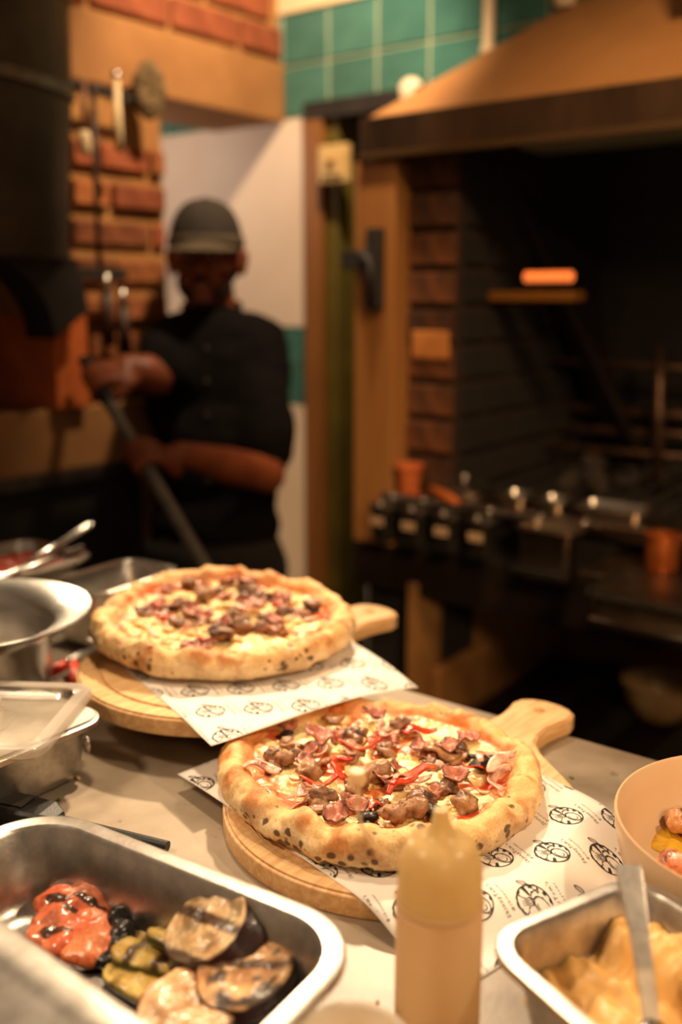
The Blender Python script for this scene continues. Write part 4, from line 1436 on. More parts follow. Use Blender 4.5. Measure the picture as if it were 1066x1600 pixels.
P1C, P2C = (-0.500, 0.706), (-0.820, 0.835)
sheet('paper_sheet', (-0.676, 0.617), (0.975, -0.22), 0.38, (0.22, 0.975), 0.27, h1_fun, 'white sheet with printed chef badges under the nearer pizza', (-0.336, 0.770), (-0.0165, 0.063), (0.034, 0.0355), (-0.90, 0.43), 0.0150,
      lambda x, y: math.hypot(x - P1C[0], y - P1C[1]) < 0.10)
sheet('paper_sheet', (-0.636, 0.625), (-0.94, 0.34), 0.36, (0.24, 0.97), 0.27, h2_fun, 'white sheet with printed chef badges hanging from under the farther pizza', (-0.670, 0.775), (-0.0165, 0.063), (0.034, 0.0355), (-0.90, 0.43), 0.0150,
      lambda x, y: math.hypot(x - P2C[0], y - P2C[1]) < 0.09)
# ================================================================== pizzas
dough_m = vmat('baked_pizza', 0.62, 0.4, 0.35, 420, 0.16, chars=True)
top_m = vmat('pizza_topping', 0.5, 0.45, 0.55, 620, 0.26, coat=0.05)


def grid_patch(fn, nu, nv, thick):
    """A thin closed patch: fn(u, v) -> point, u, v in 0..1."""
    top = [[Vector(fn(i / nu, j / nv)) for j in range(nv + 1)] for i in range(nu + 1)]
    vs, fs = [], []
    n = (nu + 1) * (nv + 1)
    for row in top:
        vs += row
    for i in range(nu + 1):
        for j in range(nv + 1):
            a = top[min(i + 1, nu)][j] - top[max(i - 1, 0)][j]
            b = top[i][min(j + 1, nv)] - top[i][max(j - 1, 0)]
            vs.append(top[i][j] - a.cross(b).normalized() * thick)
    I = lambda i, j: i * (nv + 1) + j
    for i in range(nu):
        for j in range(nv):
            fs.append((I(i, j), I(i + 1, j), I(i + 1, j + 1), I(i, j + 1)))
            fs.append((n + I(i, j), n + I(i, j + 1), n + I(i + 1, j + 1), n + I(i + 1, j)))
    for i in range(nu):
        fs.append((I(i, 0), n + I(i, 0), n + I(i + 1, 0), I(i + 1, 0)))
        fs.append((I(i, nv), I(i + 1, nv), n + I(i + 1, nv), n + I(i, nv)))
    for j in range(nv):
        fs.append((I(0, j), I(0, j + 1), n + I(0, j + 1), n + I(0, j)))
        fs.append((I(nu, j), n + I(nu, j), n + I(nu, j + 1), I(nu, j + 1)))
    return vs, fs


def topping_mesh(name, vs, fs, colfn, wet):
    me = bpy.data.meshes.new(name)
    me.from_pydata([tuple(v) for v in vs], [], fs)
    bm = bmesh.new(); bm.from_mesh(me); bmesh.ops.recalc_face_normals(bm, faces=bm.faces); bm.to_mesh(me); bm.free()
    setattrs(me, [colfn(v.co) for v in me.vertices], [wet] * len(me.vertices))
    me.polygons.foreach_set('use_smooth', [True] * len(me.polygons))
    me.materials.append(top_m)
    return me


def make_ham(k):
    R = 0.0108 + 0.0016 * (k % 3)
    rx = random.Random(k)
    ph = [rx.uniform(0, 6) for _ in range(4)]
    fold = rx.uniform(0.1, 0.6)

    def fn(u, v):
        a, b = (u - 0.5) * 2, (v - 0.5) * 2
        q = math.sqrt(max(0.0, 1 - 0.5 * b * b)), math.sqrt(max(0.0, 1 - 0.5 * a * a))
        x, y = a * q[0] * R, b * q[1] * R * 0.85
        x += 0.0022 * nz(a * 2 + k, b * 2)
        y += 0.0022 * nz(a * 2, b * 2 + k)
        z = 0.0028 * math.sin(x * 330 + ph[0]) * math.cos(y * 260 + ph[1]) + fold * 0.6 * math.sqrt((x + 0.3 * y) ** 2 + 6e-6) + 0.0009 * math.sin(y * 900 + ph[2])
        return (x * (1 - 0.25 * fold), y, z)
    vs, fs = grid_patch(fn, 12, 12, 0.0012)
    c1, c2, c3 = S(196, 126, 100), S(164, 92, 72), S(86, 44, 30)

    def col(p):
        e = math.hypot(p.x / (1 - 0.25 * fold), p.y / 0.85) / R
        c = mixc(c1, c2, min(1, max(0, 0.5 + 1.3 * nz(p.x * 160, p.y * 160, k))))
        return mixc(c, c3, sm(0.80, 1.0, e + 0.28 * nz(p.x * 300, p.y * 300, k + 5)) * (0.4 + 0.5 * (k % 2)))
    return topping_mesh('ham_slice', vs, fs, col, 0.4)


def make_chunk(k, c1, c2, dark, nm, sq=0.7, amp=0.55):
    mb = MB().ell((0, 0, 0), (0.0095, 0.0078, 0.0078 * sq), n=22, k=15)
    vs = []
    for p in mb.v:
        p = Vector(p)
        d = 1 + amp * nz(p.x * 120 + k * 7, p.y * 120, p.z * 120) + 0.40 * nz(p.x * 300, p.y * 300 + k, p.z * 300) + 0.14 * nz(p.x * 800, p.y * 800, p.z * 800)
        vs.append(p * d)

    def col(p):
        c = mixc(c1, c2, min(1, max(0, 0.5 + 1.4 * nz(p.x * 190, p.y * 190, p.z * 190 + k))))
        return mixc(c, dark, sm(0.12, 0.42, nz(p.x * 130 + 9, p.y * 130, p.z * 130 + k * 3)) * 0.85)
    return topping_mesh(nm, vs, mb.f, col, 0.3)


def make_strip(k, nm, c1, c2, edge, length, width, curl, thick, wet, twist=0.0, taper=0.0):
    rx = random.Random(k * 13 + 5)
    ph = rx.uniform(0, 6)

    def fn(u, v):
        s = (u - 0.5)
        a = s * curl
        r = length / max(curl, 0.01)
        w = (v - 0.5) * width * (1 - taper * u) * (0.55 + 0.45 * math.sin(PI * min(1, max(0, u * 0.92 + 0.04))))
        x, y = r * math.sin(a), r * (math.cos(a) - 1)
        tw = twist * s + 0.35
        return (x + w * math.cos(tw) * math.sin(a) * 0.8, y + w * math.cos(tw) * math.cos(a), abs(w) * 0.0 + w * math.sin(tw) + 0.0022 * math.sin(u * 7 + ph) + 0.0035)
    vs, fs = grid_patch(fn, 16, 4, thick)

    def col(p):
        c = mixc(c1, c2, min(1, max(0, 0.5 + 1.3 * nz(p.x * 120, p.y * 120, k))))
        return mixc(c, edge, sm(0.15, 0.4, nz(p.x * 90, p.y * 90, p.z * 200 + k * 4)) * 0.6)
    return topping_mesh(nm, vs, fs, col, wet)


def make_mush(k):
    def fn(u, v):
        a, b = (u - 0.5) * 2, (v - 0.5) * 2
        x = a * math.sqrt(max(0, 1 - 0.5 * b * b)) * 0.0135
        y = b * math.sqrt(max(0, 1 - 0.5 * a * a)) * 0.0085 * (1 if a > -0.2 else 0.6)
        return (x, y, 0.0018 * math.sin(x * 240 + k) + 0.002 * math.cos(y * 300))
    vs, fs = grid_patch(fn, 9, 7, 0.0022)
    c1, c2, c3 = S(170, 120, 76), S(128, 84, 50), S(44, 28, 18)

    def col(p):
        c = mixc(c1, c2, min(1, max(0, 0.5 + 1.5 * nz(p.x * 170, p.y * 170, k))))
        return mixc(c, c3, sm(0.0085, 0.0135, math.hypot(p.x * 0.8, p.y * 1.2)) * 0.8)
    return topping_mesh('mushroom_slice', vs, fs, col, 0.55)


HAM = [make_ham(k) for k in range(6)]
CHUNK = [make_chunk(k, S(152, 104, 70), S(116, 74, 48), S(56, 34, 22), 'sausage_chunk') for k in range(5)] + [make_chunk(k + 20, S(176, 130, 88), S(140, 96, 62), S(66, 42, 26), 'sausage_chunk', 0.8) for k in range(3)]
MUSH = [make_mush(k) for k in range(4)]
ONION = [make_strip(k, 'onion_strip', S(222, 182, 156), S(200, 146, 124), S(150, 84, 74), 0.034, 0.0065, 1.6 + 0.5 * (k % 3), 0.0009, 0.75, 1.2) for k in range(4)]
PEPPER = [make_strip(k + 40, 'pepper_strip', S(214, 72, 36), S(194, 52, 26), S(222, 116, 62), 0.032, 0.0068, 1.2 + 0.5 * (k % 3), 0.0018, 0.85, 0.8, 0.3) for k in range(4)]
BURNT = [make_chunk(k + 60, S(44, 28, 18), S(30, 18, 12), S(16, 10, 7), 'charred_bit', 0.5, 0.7) for k in range(3)]
CHEESEB = [make_chunk(k + 80, S(240, 212, 148), S(228, 190, 120), S(206, 146, 78), 'cheese_piece', 0.42, 0.4) for k in range(4)]


def pizza(name, c, z0, RR, tilt, seed, label, patches, sauce_spots, explicit, counts, char_dir, hcrust=0.031):
    t0 = thing(name, (c[0], c[1], z0), label, 'pizza')
    so = seed * 17.3
    nR = len(RR)

    def R_of(th):
        f = ((math.degrees(th) + 180) % 360) / 360 * nR
        i = int(f) % nR
        t = f - int(f)
        p = [RR[(i + d) % nR] for d in (-1, 0, 1, 2)]
        v = 0.5 * (2 * p[1] + (p[2] - p[0]) * t + (2 * p[0] - 5 * p[1] + 4 * p[2] - p[3]) * t * t + (3 * p[1] - p[0] - 3 * p[2] + p[3]) * t ** 3)
        return v + 0.0018 * nz(math.cos(th) * 4, math.sin(th) * 4, so)

    def cheese_at(x, y):
        v = 0.5 + 1.15 * fbm(x * 26 + so, y * 26, so, 3)
        for px_, py_, pr_, ps_ in patches:
            d = math.hypot(x - px_, y - py_) / pr_
            if d < 1.4:
                v += 1.3 * ps_ * (1 - sm(0.4, 1.4, d))
        return v

    NT, NI, NC = 540, 46, 30
    th_ = [2 * PI * i / NT for i in range(NT)]
    Rv, cw, hc = [], [], []
    for t in th_:
        ct, st_ = math.cos(t), math.sin(t)
        Rv.append(R_of(t))
        cw.append(0.031 + 0.006 * nz(ct * 3.3 + so, st_ * 3.3))
        hc.append(hcrust + 0.008 * nz(ct * 4.0, st_ * 4.0 + so) + 0.0035 * nz(ct * 11, st_ * 11, so))
    V, C, W, K = [], [], [], []
    ch1, ch2, chb = S(250, 228, 172), S(244, 212, 146), S(220, 162, 88)
    s1, s2 = S(196, 62, 28), S(218, 128, 66)
    d1, d2, d3 = S(240, 212, 166), S(228, 182, 120), S(186, 112, 52)
    burn, burn2 = S(42, 24, 14), S(116, 66, 30)
    ZF = 0.0160

    def floor_z(x, y):
        return ZF + 0.0026 * sm(0.42, 0.62, cheese_at(x, y)) + 0.0018 * nz(x * 60 + so, y * 60)

    def tl(x, y):
        return tilt[0] * x + tilt[1] * y + tilt[2]

    for i in range(NI):
        f = ((i + 0.35) / NI) ** 0.85
        for j in range(NT):
            ct, st_ = math.cos(th_[j]), math.sin(th_[j])
            r = (Rv[j] - cw[j]) * f
            x, y = r * ct, r * st_
            cv = cheese_at(x, y)
            cm = sm(0.36, 0.50, cv) * (1 - 0.75 * sm(0.90, 1.0, f))
            rim = sm(0.82, 1.0, f)
            z = ZF + 0.0026 * sm(0.42, 0.62, cv) + 0.0018 * nz(x * 60 + so, y * 60) + 0.0012 * nz(x * 150, y * 150, so) + rim * 0.004
            red = 0.35 + 0.6 * nz(x * 20, y * 20, so + 4)
            for px_, py_, pr_, ps_ in sauce_spots:
                d = math.hypot(x - px_, y - py_) / pr_
                red += ps_ * (1 - sm(0.3, 1.2, d))
                cm *= 1 - min(1, ps_ * 1.2) * (1 - sm(0.4, 1.2, d))
            col = mixc(s2, s1, min(1, max(0, red)))
            cc = mixc(ch1, ch2, min(1, max(0, 0.5 + nz(x * 70, y * 70, so))))
            cc = mixc(cc, chb, sm(0.20, 0.5, nz(x * 95, y * 95, so + 2)) * 0.75)
            col = mixc(col, cc, cm)
            V.append((x, y, z + tl(x, y)))
            C.append(col)
            W.append(0.75 if cm < 0.5 else 0.62)
            K.append(0.0)
    for i in range(NC):
        for j in range(NT):
            ct, st_ = math.cos(th_[j]), math.sin(th_[j])
            h = hc[j]
            a0 = PI + math.asin(max(-1, min(1, (h * 0.5 - ZF - 0.0055) / (h * 0.5))))
            a = a0 + (-PI * 0.46 - a0) * (i / (NC - 1))
            w2 = cw[j] * 0.5
            nr, nzv = math.cos(a), math.sin(a)
            r = Rv[j] - w2 + w2 * nr
            z = h * 0.5 + h * 0.5 * nzv
            x, y = r * ct, r * st_
            lump = 0.0032 * nz(x * 45 + so, y * 45, z * 60) + 0.0016 * nz(x * 110, y * 110, z * 110 + so) + 0.0005 * nz(x * 340, y * 340, z * 340)
            lump *= sm(0, 4, i)
            x += ct * nr * lump; y += st_ * nr * lump; z += nzv * lump
            z = max(z, 0.0)
            # pigment: pale below, golden on top, tomato-stained inside, leopard char
            back = max(0.0, -ct * char_dir[0] - st_ * char_dir[1])
            gold = sm(-0.2 - 0.5 * back, 0.9, nzv + 0.6 * nz(x * 22, y * 22, z * 30 + so))
            col = mixc(d1, d2, gold)
            col = mixc(col, d3, min(1, sm(-0.05, 0.5, fbm(x * 34, y * 34, z * 34 + so, 3)) * (0.4 + 0.5 * gold) + 0.35 * back * gold))
            inner = sm(0.15, 0.95, -nr + 0.4 * nz(x * 30, y * 30, so))
            col = mixc(col, mixc(S(214, 128, 56), S(196, 84, 34), min(1, max(0, 0.5 + 1.2 * nz(x * 26, y * 26, so + 8)))), inner * 0.55)
            fz = nz(x * 17 + 3, y * 17, so + 6)
            zone = 0.10 + 0.75 * max(0, ct * char_dir[0] + st_ * char_dir[1]) * (1 - 0.7 * sm(-0.1, 0.7, nzv)) + 0.55 * fz
            K.append(max(0.0, 0.78 * sm(0.02, 0.7, zone)))
            col = mixc(col, burn2, sm(0.28, 0.52, zone * 0.6 + 0.5 * nz(x * 60, y * 60, z * 60)) * 0.35)
            V.append((x, y, z + tl(x, y)))
            C.append(col)
            W.append(0.25 * inner)
    for f in (0.8, 0.4):
        for j in range(NT):
            r = (Rv[j] - cw[j]) * f
            x, y = r * math.cos(th_[j]), r * math.sin(th_[j])
            V.append((x, y, 0.0004 + max(0, tl(x, y)) * 0.0 + tl(x, y)))
            C.append(d2)
            W.append(0.0)
            K.append(0.3)
    F = []
    nr_ = NI + NC + 2
    for i in range(nr_ - 1):
        for j in range(NT):
            a, b = i * NT + j, i * NT + (j + 1) % NT
            F.append((a, a + NT, b + NT, b))
    V.append((0, 0, floor_z(0, 0) + tl(0, 0))); C.append(ch1); W.append(0.6); K.append(0.0)
    k0 = len(V) - 1
    for j in range(NT):
        F.append((k0, j, (j + 1) % NT))
    V.append((0, 0, 0.0004 + tl(0, 0))); C.append(d2); W.append(0.0); K.append(0.0)
    k1 = len(V) - 1
    o_ = (nr_ - 1) * NT
    for j in range(NT):
        F.append((k1, o_ + (j + 1) % NT, o_ + j))
    me = bpy.data.meshes.new('crust')
    me.from_pydata(V, [], F)
    bm = bmesh.new(); bm.from_mesh(me); bmesh.ops.recalc_face_normals(bm, faces=bm.faces); bm.to_mesh(me); bm.free()
    setattrs(me, C, W)
    ka = me.attributes.new('Char', 'FLOAT', 'POINT')
    ka.data.foreach_set('value', K)
    link('crust', me, dough_m, t0, True)

    rx = random.Random(seed)
    placed = []

    def put(meshes, x, y, dz=0.0, rz=None, sc=None, tip=0.35):
        me_ = rx.choice(meshes)
        o = bpy.data.objects.new(me_.name.split('.')[0], me_)
        COL.objects.link(o)
        o.parent = t0
        s = sc if sc else rx.uniform(0.8, 1.2)
        o.location = (x, y, floor_z(x, y) + tl(x, y) + dz * s)
        o.rotation_euler = (rx.uniform(-tip, tip), rx.uniform(-tip, tip), rx.uniform(0, 6.28) if rz is None else rz)
        o.scale = (s, s, s)
        placed.append((x, y))

    kinds = {'ham': (HAM, 0.0045, 0.5), 'chunk': (CHUNK, 0.0035, 0.5), 'mush': (MUSH, 0.004, 0.45), 'onion': (ONION, 0.003, 0.5), 'pepper': (PEPPER, 0.0045, 0.4), 'burnt': (BURNT, 0.003, 0.4), 'cheese': (CHEESEB, 0.001, 0.15)}
    for kd, px_, py_, rz, sc in explicit:
        q = on_z(px_, py_, z0 + 0.016 + tl(0, 0))
        ms, dz, tip = kinds[kd]
        ex, ey = q.x - c[0], q.y - c[1]
        lim = R_of(math.atan2(ey, ex)) - 0.042
        if math.hypot(ex, ey) > lim:
            f_ = lim / math.hypot(ex, ey)
            ex, ey = ex * f_, ey * f_
        put(ms, ex, ey, dz + 0.003, rz, sc, tip * 0.6)
    for kd, n in counts:
        ms, dz, tip = kinds[kd]
        k = 0
        tries = 0
        while k < n and tries < 4000:
            tries += 1
            a = rx.uniform(0, 2 * PI)
            rr = R_of(a if a < PI else a - 2 * PI) - 0.042
            r = rr * math.sqrt(rx.random()) * (0.98 if kd in ('burnt', 'mush', 'onion') else 0.92)
            x, y = r * math.cos(a), r * math.sin(a)
            cv = cheese_at(x, y)
            if kd != 'cheese' and cv > 0.72 and rx.random() < 0.8:
                continue
            near = sum(1 for p in placed if math.hypot(p[0] - x, p[1] - y) < 0.0085)
            if near > 1 or (near and rx.random() < 0.6):
                continue
            put(ms, x, y, dz + 0.0025 * near, None, None, tip)
            k += 1
    return t0


Z1 = TOP + BT + 0.0012
Z2 = B2.z + BT + 0.0016


def loc_px(lst, c, z):
    out = []
    for px_, py_, r, s in lst:
        q = on_z(px_, py_, z)
        out.append((q.x - c[0], q.y - c[1], r, s))
    return out


R1 = [0.1654, 0.1554, 0.1496, 0.1420, 0.1375, 0.1388, 0.1444, 0.1479, 0.1492, 0.1505, 0.1505, 0.1535, 0.1560, 0.1548, 0.1530, 0.1540, 0.1572, 0.1565, 0.1599, 0.1680]
pz1 = pizza('pizza', P1C, Z1, R1, (0, 0, 0), 3, 'nearer pizza topped with ham, mushrooms, red peppers and melted cheese',
            loc_px([(610, 1122, 0.030, 0.5), (480, 1152, 0.026, 0.5), (455, 1185, 0.024, 0.5), (700, 1148, 0.024, 0.55), (742, 1272, 0.026, 0.7), (715, 1290, 0.016, 0.6), (640, 1180, 0.018, 0.4), (560, 1105, 0.022, 0.4), (650, 1200, 0.014, 0.4), (575, 1150, 0.016, 0.4), (545, 1300, 0.014, 0.4)], P1C, Z1 + 0.012),
            loc_px([(800, 1200, 0.022, 0.9), (775, 1240, 0.016, 0.8), (735, 1300, 0.018, 0.9), (775, 1280, 0.012, 0.9), (600, 1088, 0.02, 0.8), (400, 1150, 0.02, 0.5), (420, 1235, 0.018, 0.5), (750, 1160, 0.02, 0.7), (690, 1105, 0.02, 0.6), (540, 1110, 0.014, 0.5)], P1C, Z1 + 0.012),
            [('pepper', 640, 1236, 1.05, 1.55), ('pepper', 625, 1246, 1.2, 1.1), ('pepper', 522, 1222, 2.4, 1.25), ('pepper', 498, 1246, 3.6, 1.2), ('pepper', 652, 1162, 1.2, 1.3), ('pepper', 560, 1192, 3.5, 1.5), ('pepper', 740, 1214, 3.2, 0.8), ('pepper', 588, 1270, 1.4, 0.8), ('pepper', 530, 1200, 0.6, 0.9),
             ('ham', 500, 1166, 0.3, 1.23), ('ham', 584, 1132, 1.0, 1.23), ('ham', 712, 1230, 0.2, 1.31), ('ham', 524, 1290, 2.2, 1.07), ('ham', 700, 1182, 0.5, 1.15), ('ham', 660, 1180, 2.0, 1.07), ('ham', 600, 1226, 1.4, 1.07), ('ham', 745, 1160, 2.6, 0.98), ('ham', 640, 1150, 0.4, 0.98), ('ham', 430, 1135, 0.4, 0.98), ('ham', 475, 1200, 1.4, 0.90), ('ham', 550, 1265, 0.9, 0.90),
             ('chunk', 428, 1194, 0.2, 1.15), ('chunk', 452, 1198, 1.2, 1.1), ('chunk', 486, 1222, 0.6, 1.25), ('chunk', 590, 1222, 1.0, 1.45), ('chunk', 556, 1244, 2.0, 1.35), ('chunk', 662, 1262, 1.5, 1.5), ('chunk', 650, 1282, 0.5, 1.3), ('chunk', 505, 1258, 0.5, 1.3), ('chunk', 548, 1166, 2.5, 1.3), ('chunk', 560, 1160, 0.5, 1.1), ('chunk', 625, 1145, 0.5, 1.2), ('chunk', 600, 1180, 0.2, 1.0), ('chunk', 726, 1276, 0.2, 1.2), ('chunk', 616, 1290, 0.2, 1.2), ('chunk', 445, 1200, 0.4, 1.1),
             ('onion', 775, 1215, 1.5, 1.7), ('onion', 760, 1205, 1.2, 1.6), ('onion', 768, 1235, 1.9, 1.5), ('onion', 415, 1218, 0.4, 1.4), ('onion', 545, 1185, 2.0, 1.4), ('onion', 640, 1235, 0.8, 1.3), ('onion', 600, 1160, 2.6, 1.3), ('onion', 470, 1255, 2.1, 1.2),
             ('burnt', 442, 1156, 0.3, 0.6), ('burnt', 448, 1152, 1.0, 0.6), ('burnt', 756, 1206, 0.3, 1.25), ('burnt', 743, 1190, 0.3, 0.6), ('burnt', 569, 1296, 0.3, 0.6), ('burnt', 672, 1196, 0.3, 0.6), ('mush', 690, 1190, 0.6, 1.4), ('mush', 555, 1195, 2.0, 1.2), ('mush', 470, 1290, 1.0, 1.0), ('mush', 520, 1136, 0.3, 1.0)],
            [('chunk', 10), ('ham', 8), ('mush', 8), ('onion', 12), ('pepper', 3), ('burnt', 2), ('cheese', 20)], (0.75, -0.65))

R2 = [0.1600, 0.1585, 0.1600, 0.1600, 0.1530, 0.1480, 0.1450, 0.1450, 0.1470, 0.1500, 0.1545, 0.1600, 0.1600, 0.1550, 0.1490, 0.1450, 0.1450, 0.1510, 0.1580, 0.1630]
pz2 = pizza('pizza', P2C, Z2, R2, (-0.050, 0.055, 0.0125), 11, 'farther pizza with chopped ham and pale melted cheese, on the raised board',
            loc_px([(230, 985, 0.028, 0.55), (260, 1000, 0.024, 0.6), (330, 1022, 0.020, 0.6), (410, 1012, 0.030, 0.65), (260, 920, 0.030, 0.4), (340, 905, 0.020, 0.4), (450, 960, 0.024, 0.4), (280, 950, 0.022, 0.4), (370, 945, 0.014, 0.4), (215, 950, 0.024, 0.4), (490, 985, 0.02, 0.4), (320, 935, 0.02, 0.4)], P2C, Z2 + 0.022),
            loc_px([(470, 1010, 0.016, 0.7), (520, 975, 0.018, 0.7), (500, 940, 0.018, 0.6), (195, 980, 0.016, 0.5), (430, 1035, 0.014, 0.6), (440, 900, 0.02, 0.5)], P2C, Z2 + 0.022),
            [('ham', 320, 975, 0.3, 1.23), ('ham', 385, 930, 1.0, 1.31), ('ham', 400, 915, 2.0, 1.15), ('ham', 400, 960, 0.4, 1.23), ('ham', 350, 985, 2.2, 1.15), ('ham', 300, 1015, 1.2, 1.15), ('ham', 260, 935, 0.7, 0.98), ('ham', 430, 975, 1.8, 0.98), ('ham', 360, 910, 0.6, 1.07),
             ('chunk', 275, 980, 0.3, 1.2), ('chunk', 290, 960, 1.3, 1.2), ('chunk', 350, 1000, 1.9, 1.5), ('chunk', 375, 985, 0.2, 1.4), ('chunk', 410, 985, 0.2, 1.2), ('chunk', 270, 912, 0.2, 1.2), ('chunk', 400, 940, 0.2, 1.3), ('chunk', 320, 950, 0.2, 1.2), ('burnt', 282, 911, 0.2, 0.6), ('burnt', 400, 935, 0.2, 0.6), ('burnt', 490, 960, 0.2, 0.6), ('chunk', 488, 956, 0.9, 1.2),
             ('pepper', 225, 945, 0.4, 0.9), ('pepper', 330, 965, 1.4, 0.7), ('pepper', 288, 990, 1.0, 0.5), ('pepper', 440, 960, 0.2, 0.8), ('onion', 385, 965, 0.2, 1.4)],
            [('chunk', 18), ('ham', 16), ('mush', 6), ('onion', 12), ('pepper', 3), ('burnt', 3), ('cheese', 34)], (0.3, -0.3), 0.033)
# ================================================================== pans and food on the counter
R5 = math.radians(5)
E1, E2 = Vector((math.cos(R5), math.sin(R5), 0)), Vector((-math.sin(R5), math.cos(R5), 0))
VC = Vector((-0.335, 0.478, TOP)) - E1 * 0.1625 - E2 * 0.1325
vp = gn_pan(0.325, 0.265, 0.066, 0.045, 0.0155, 0.008, 0.0012, 0.020, 10).build('vegetable_pan', STEEL_WORN, smooth='auto')
vp.location = VC
vp.rotation_euler = (0, 0, R5)
tag(vp, 'wide shallow steel pan of grilled vegetables in the lower left', 'pan')

veg_m = vmat('grilled_vegetable', 0.5, 0.5, 0.5, 350, 0.2, coat=0.2)
gloss_m = vmat('roasted_pepper_skin', 0.22, 0.6, 0.25, 160, 0.12, coat=0.7)


def slice_mesh(name, r, h, seed, face, face2, side, stripes=(), ellip=1.0, bulge=0.004, char=0.5, grid=46, warp=0.0, seeds=0.0):
    """A thick grilled slice: domed rim, scorched face, coloured skin round the side."""
    prof = []
    n_in = 20
    for i in range(n_in):
        prof.append((r * 0.90 * (i + 0.5) / n_in, h, 0))
    for i in range(1, 6):
        a = PI / 2 * i / 5
        prof.append((r * 0.90 + r * 0.10 * math.sin(a), h - min(0.1 * r, h * 0.4) * (1 - math.cos(a)), 1 if i > 2 else 0))
    for i in range(1, 6):
        prof.append((r * (1 + bulge / r * math.sin(PI * i / 6)), h * (0.82 - 0.72 * i / 5), 1))
    prof.append((r * 0.9, 0.0, 1))
    prof.append((r * 0.4, 0.0, 1))
    V, C, W = [], [], []
    for pr, pz_, sd in prof:
        for j in range(grid):
            a = 2 * PI * j / grid
            k = 1 + 0.05 * nz(math.cos(a) * 2 + seed, math.sin(a) * 2)
            x, y = pr * k * math.cos(a), pr * k * math.sin(a) * ellip
            q = pr / r
            z = pz_ + (0.0022 * nz(x * 70 + seed, y * 70) + 0.0014 * nz(x * 170, y * 170, seed)) * (1 if not sd else 0.5) * min(1, pz_ / h + 0.2)
            z += warp * (x / r) ** 2 * h
            V.append((x, y, z))
            if sd:
                c = mixc(side[0], side[1], min(1, max(0, 0.5 + nz(x * 90, z * 120 + seed, y * 90))))
                W.append(0.6)
            else:
                c = mixc(face, face2, min(1, max(0, 0.45 + 1.3 * nz(x * 75 + seed, y * 75, seed))))
                if seeds:
                    c = mixc(c, S(126, 82, 36), sm(0.32, 0.45, nz(x * 260, y * 260, seed)) * seeds)
                if char:
                    c = mixc(c, S(46, 26, 16), sm(0.20, 0.42, fbm(x * 60 + seed, y * 60, seed + 3, 3) + 0.18 * q) * char)
                W.append(0.45)
                for ang, off, wd in stripes:
                    u = x * math.cos(ang) + y * math.sin(ang) - off
                    v_ = -x * math.sin(ang) + y * math.cos(ang)
                    wn = wd * (1 + 0.4 * nz(v_ * 90, seed))
                    c = mixc(c, S(62, 32, 20), (1 - sm(wn * 0.7, wn, abs(u))) * 0.92)
            C.append(c)
    F = []
    for i in range(len(prof) - 1):
        for j in range(grid):
            a, b = i * grid + j, i * grid + (j + 1) % grid
            F.append((a, a + grid, b + grid, b))
    F.append(tuple(range(grid)))
    F.append(tuple((len(prof) - 1) * grid + j for j in reversed(range(grid))))
    me = bpy.data.meshes.new(name)
    me.from_pydata(V, [], F)
    bm = bmesh.new(); bm.from_mesh(me); bmesh.ops.recalc_face_normals(bm, faces=bm.faces); bm.to_mesh(me); bm.free()
    setattrs(me, C, W)
    return me


def veg(name, me, px_, py_, z, rot, label, cat, group=None):
    """rot: Euler angles, or (right, towards camera, up, spin) for the direction the cut face looks."""
    o = link(name, me, veg_m, None, True)
    q = on_z(px_, py_, z)
    o.location = q
    if len(rot) == 4:
        n = (Vector(_rt) * rot[0] - Vector(_fw) * rot[1] + Vector((0, 0, 1)) * rot[2]).normalized()
        o.rotation_euler = (n.to_track_quat('Z', 'Y') @ Matrix.Rotation(rot[3], 3, 'Z').to_quaternion()).to_euler()
    else:
        o.rotation_euler = rot
    return tag(o, label, cat, group)


aub_f, aub_f2, aub_s = S(240, 208, 160), S(212, 164, 108), (S(62, 26, 26), S(34, 15, 15))
zuc_f, zuc_f2, zuc_s = S(222, 190, 108), S(196, 156, 74), (S(84, 84, 26), S(46, 50, 16))
G = 'grilled aubergine slices'
me = slice_mesh('aubergine', 0.034, 0.028, 3, aub_f, aub_f2, aub_s, ((0.9, 0.004, 0.005), (0.9, -0.026, 0.005)), 0.86, 0.012, 0.45)
veg('aubergine_slice', me, 350, 1474, 1.004, (-0.42, 0.36, 0.80, 0.9), 'thick grilled aubergine slice with pale face, topmost at the back of the pan', 'aubergine')
me = slice_mesh('aubergine', 0.036, 0.018, 7, S(230, 182, 126), S(188, 130, 78), aub_s, ((0.5, 0.0, 0.004),), 0.92, 0.004, 0.95)
veg('aubergine_slice', me, 388, 1536, 0.999, (-0.10, 0.22, 0.95, 1.4), 'heavily charred aubergine slice nearest the right end of the pan', 'aubergine')
me = slice_mesh('aubergine', 0.036, 0.014, 12, S(132, 80, 42), S(86, 48, 26), aub_s, (), 0.95, 0.003, 0.9)
veg('aubergine_slice', me, 345, 1560, 0.984, (0.06, 0.05, 0.2), 'dark scorched aubergine slice underneath the charred one', 'aubergine')
me = slice_mesh('aubergine', 0.037, 0.012, 19, S(212, 164, 112), S(186, 134, 82), aub_s, (), 0.9, 0.003, 0.35)
veg('aubergine_slice', me, 295, 1592, 0.994, (0.05, -0.05, 2.0), 'pale tan aubergine slice lowest in view beside the steel lid', 'aubergine')
me = slice_mesh('aubergine', 0.034, 0.012, 23, S(190, 126, 62), S(140, 80, 40), aub_s, ((0.3, 0.0, 0.005),), 0.85, 0.003, 0.8)
veg('aubergine_slice', me, 392, 1578, 0.983, (0.0, 0.04, 0.9), 'amber aubergine slice low in the right corner of the pan', 'aubergine')


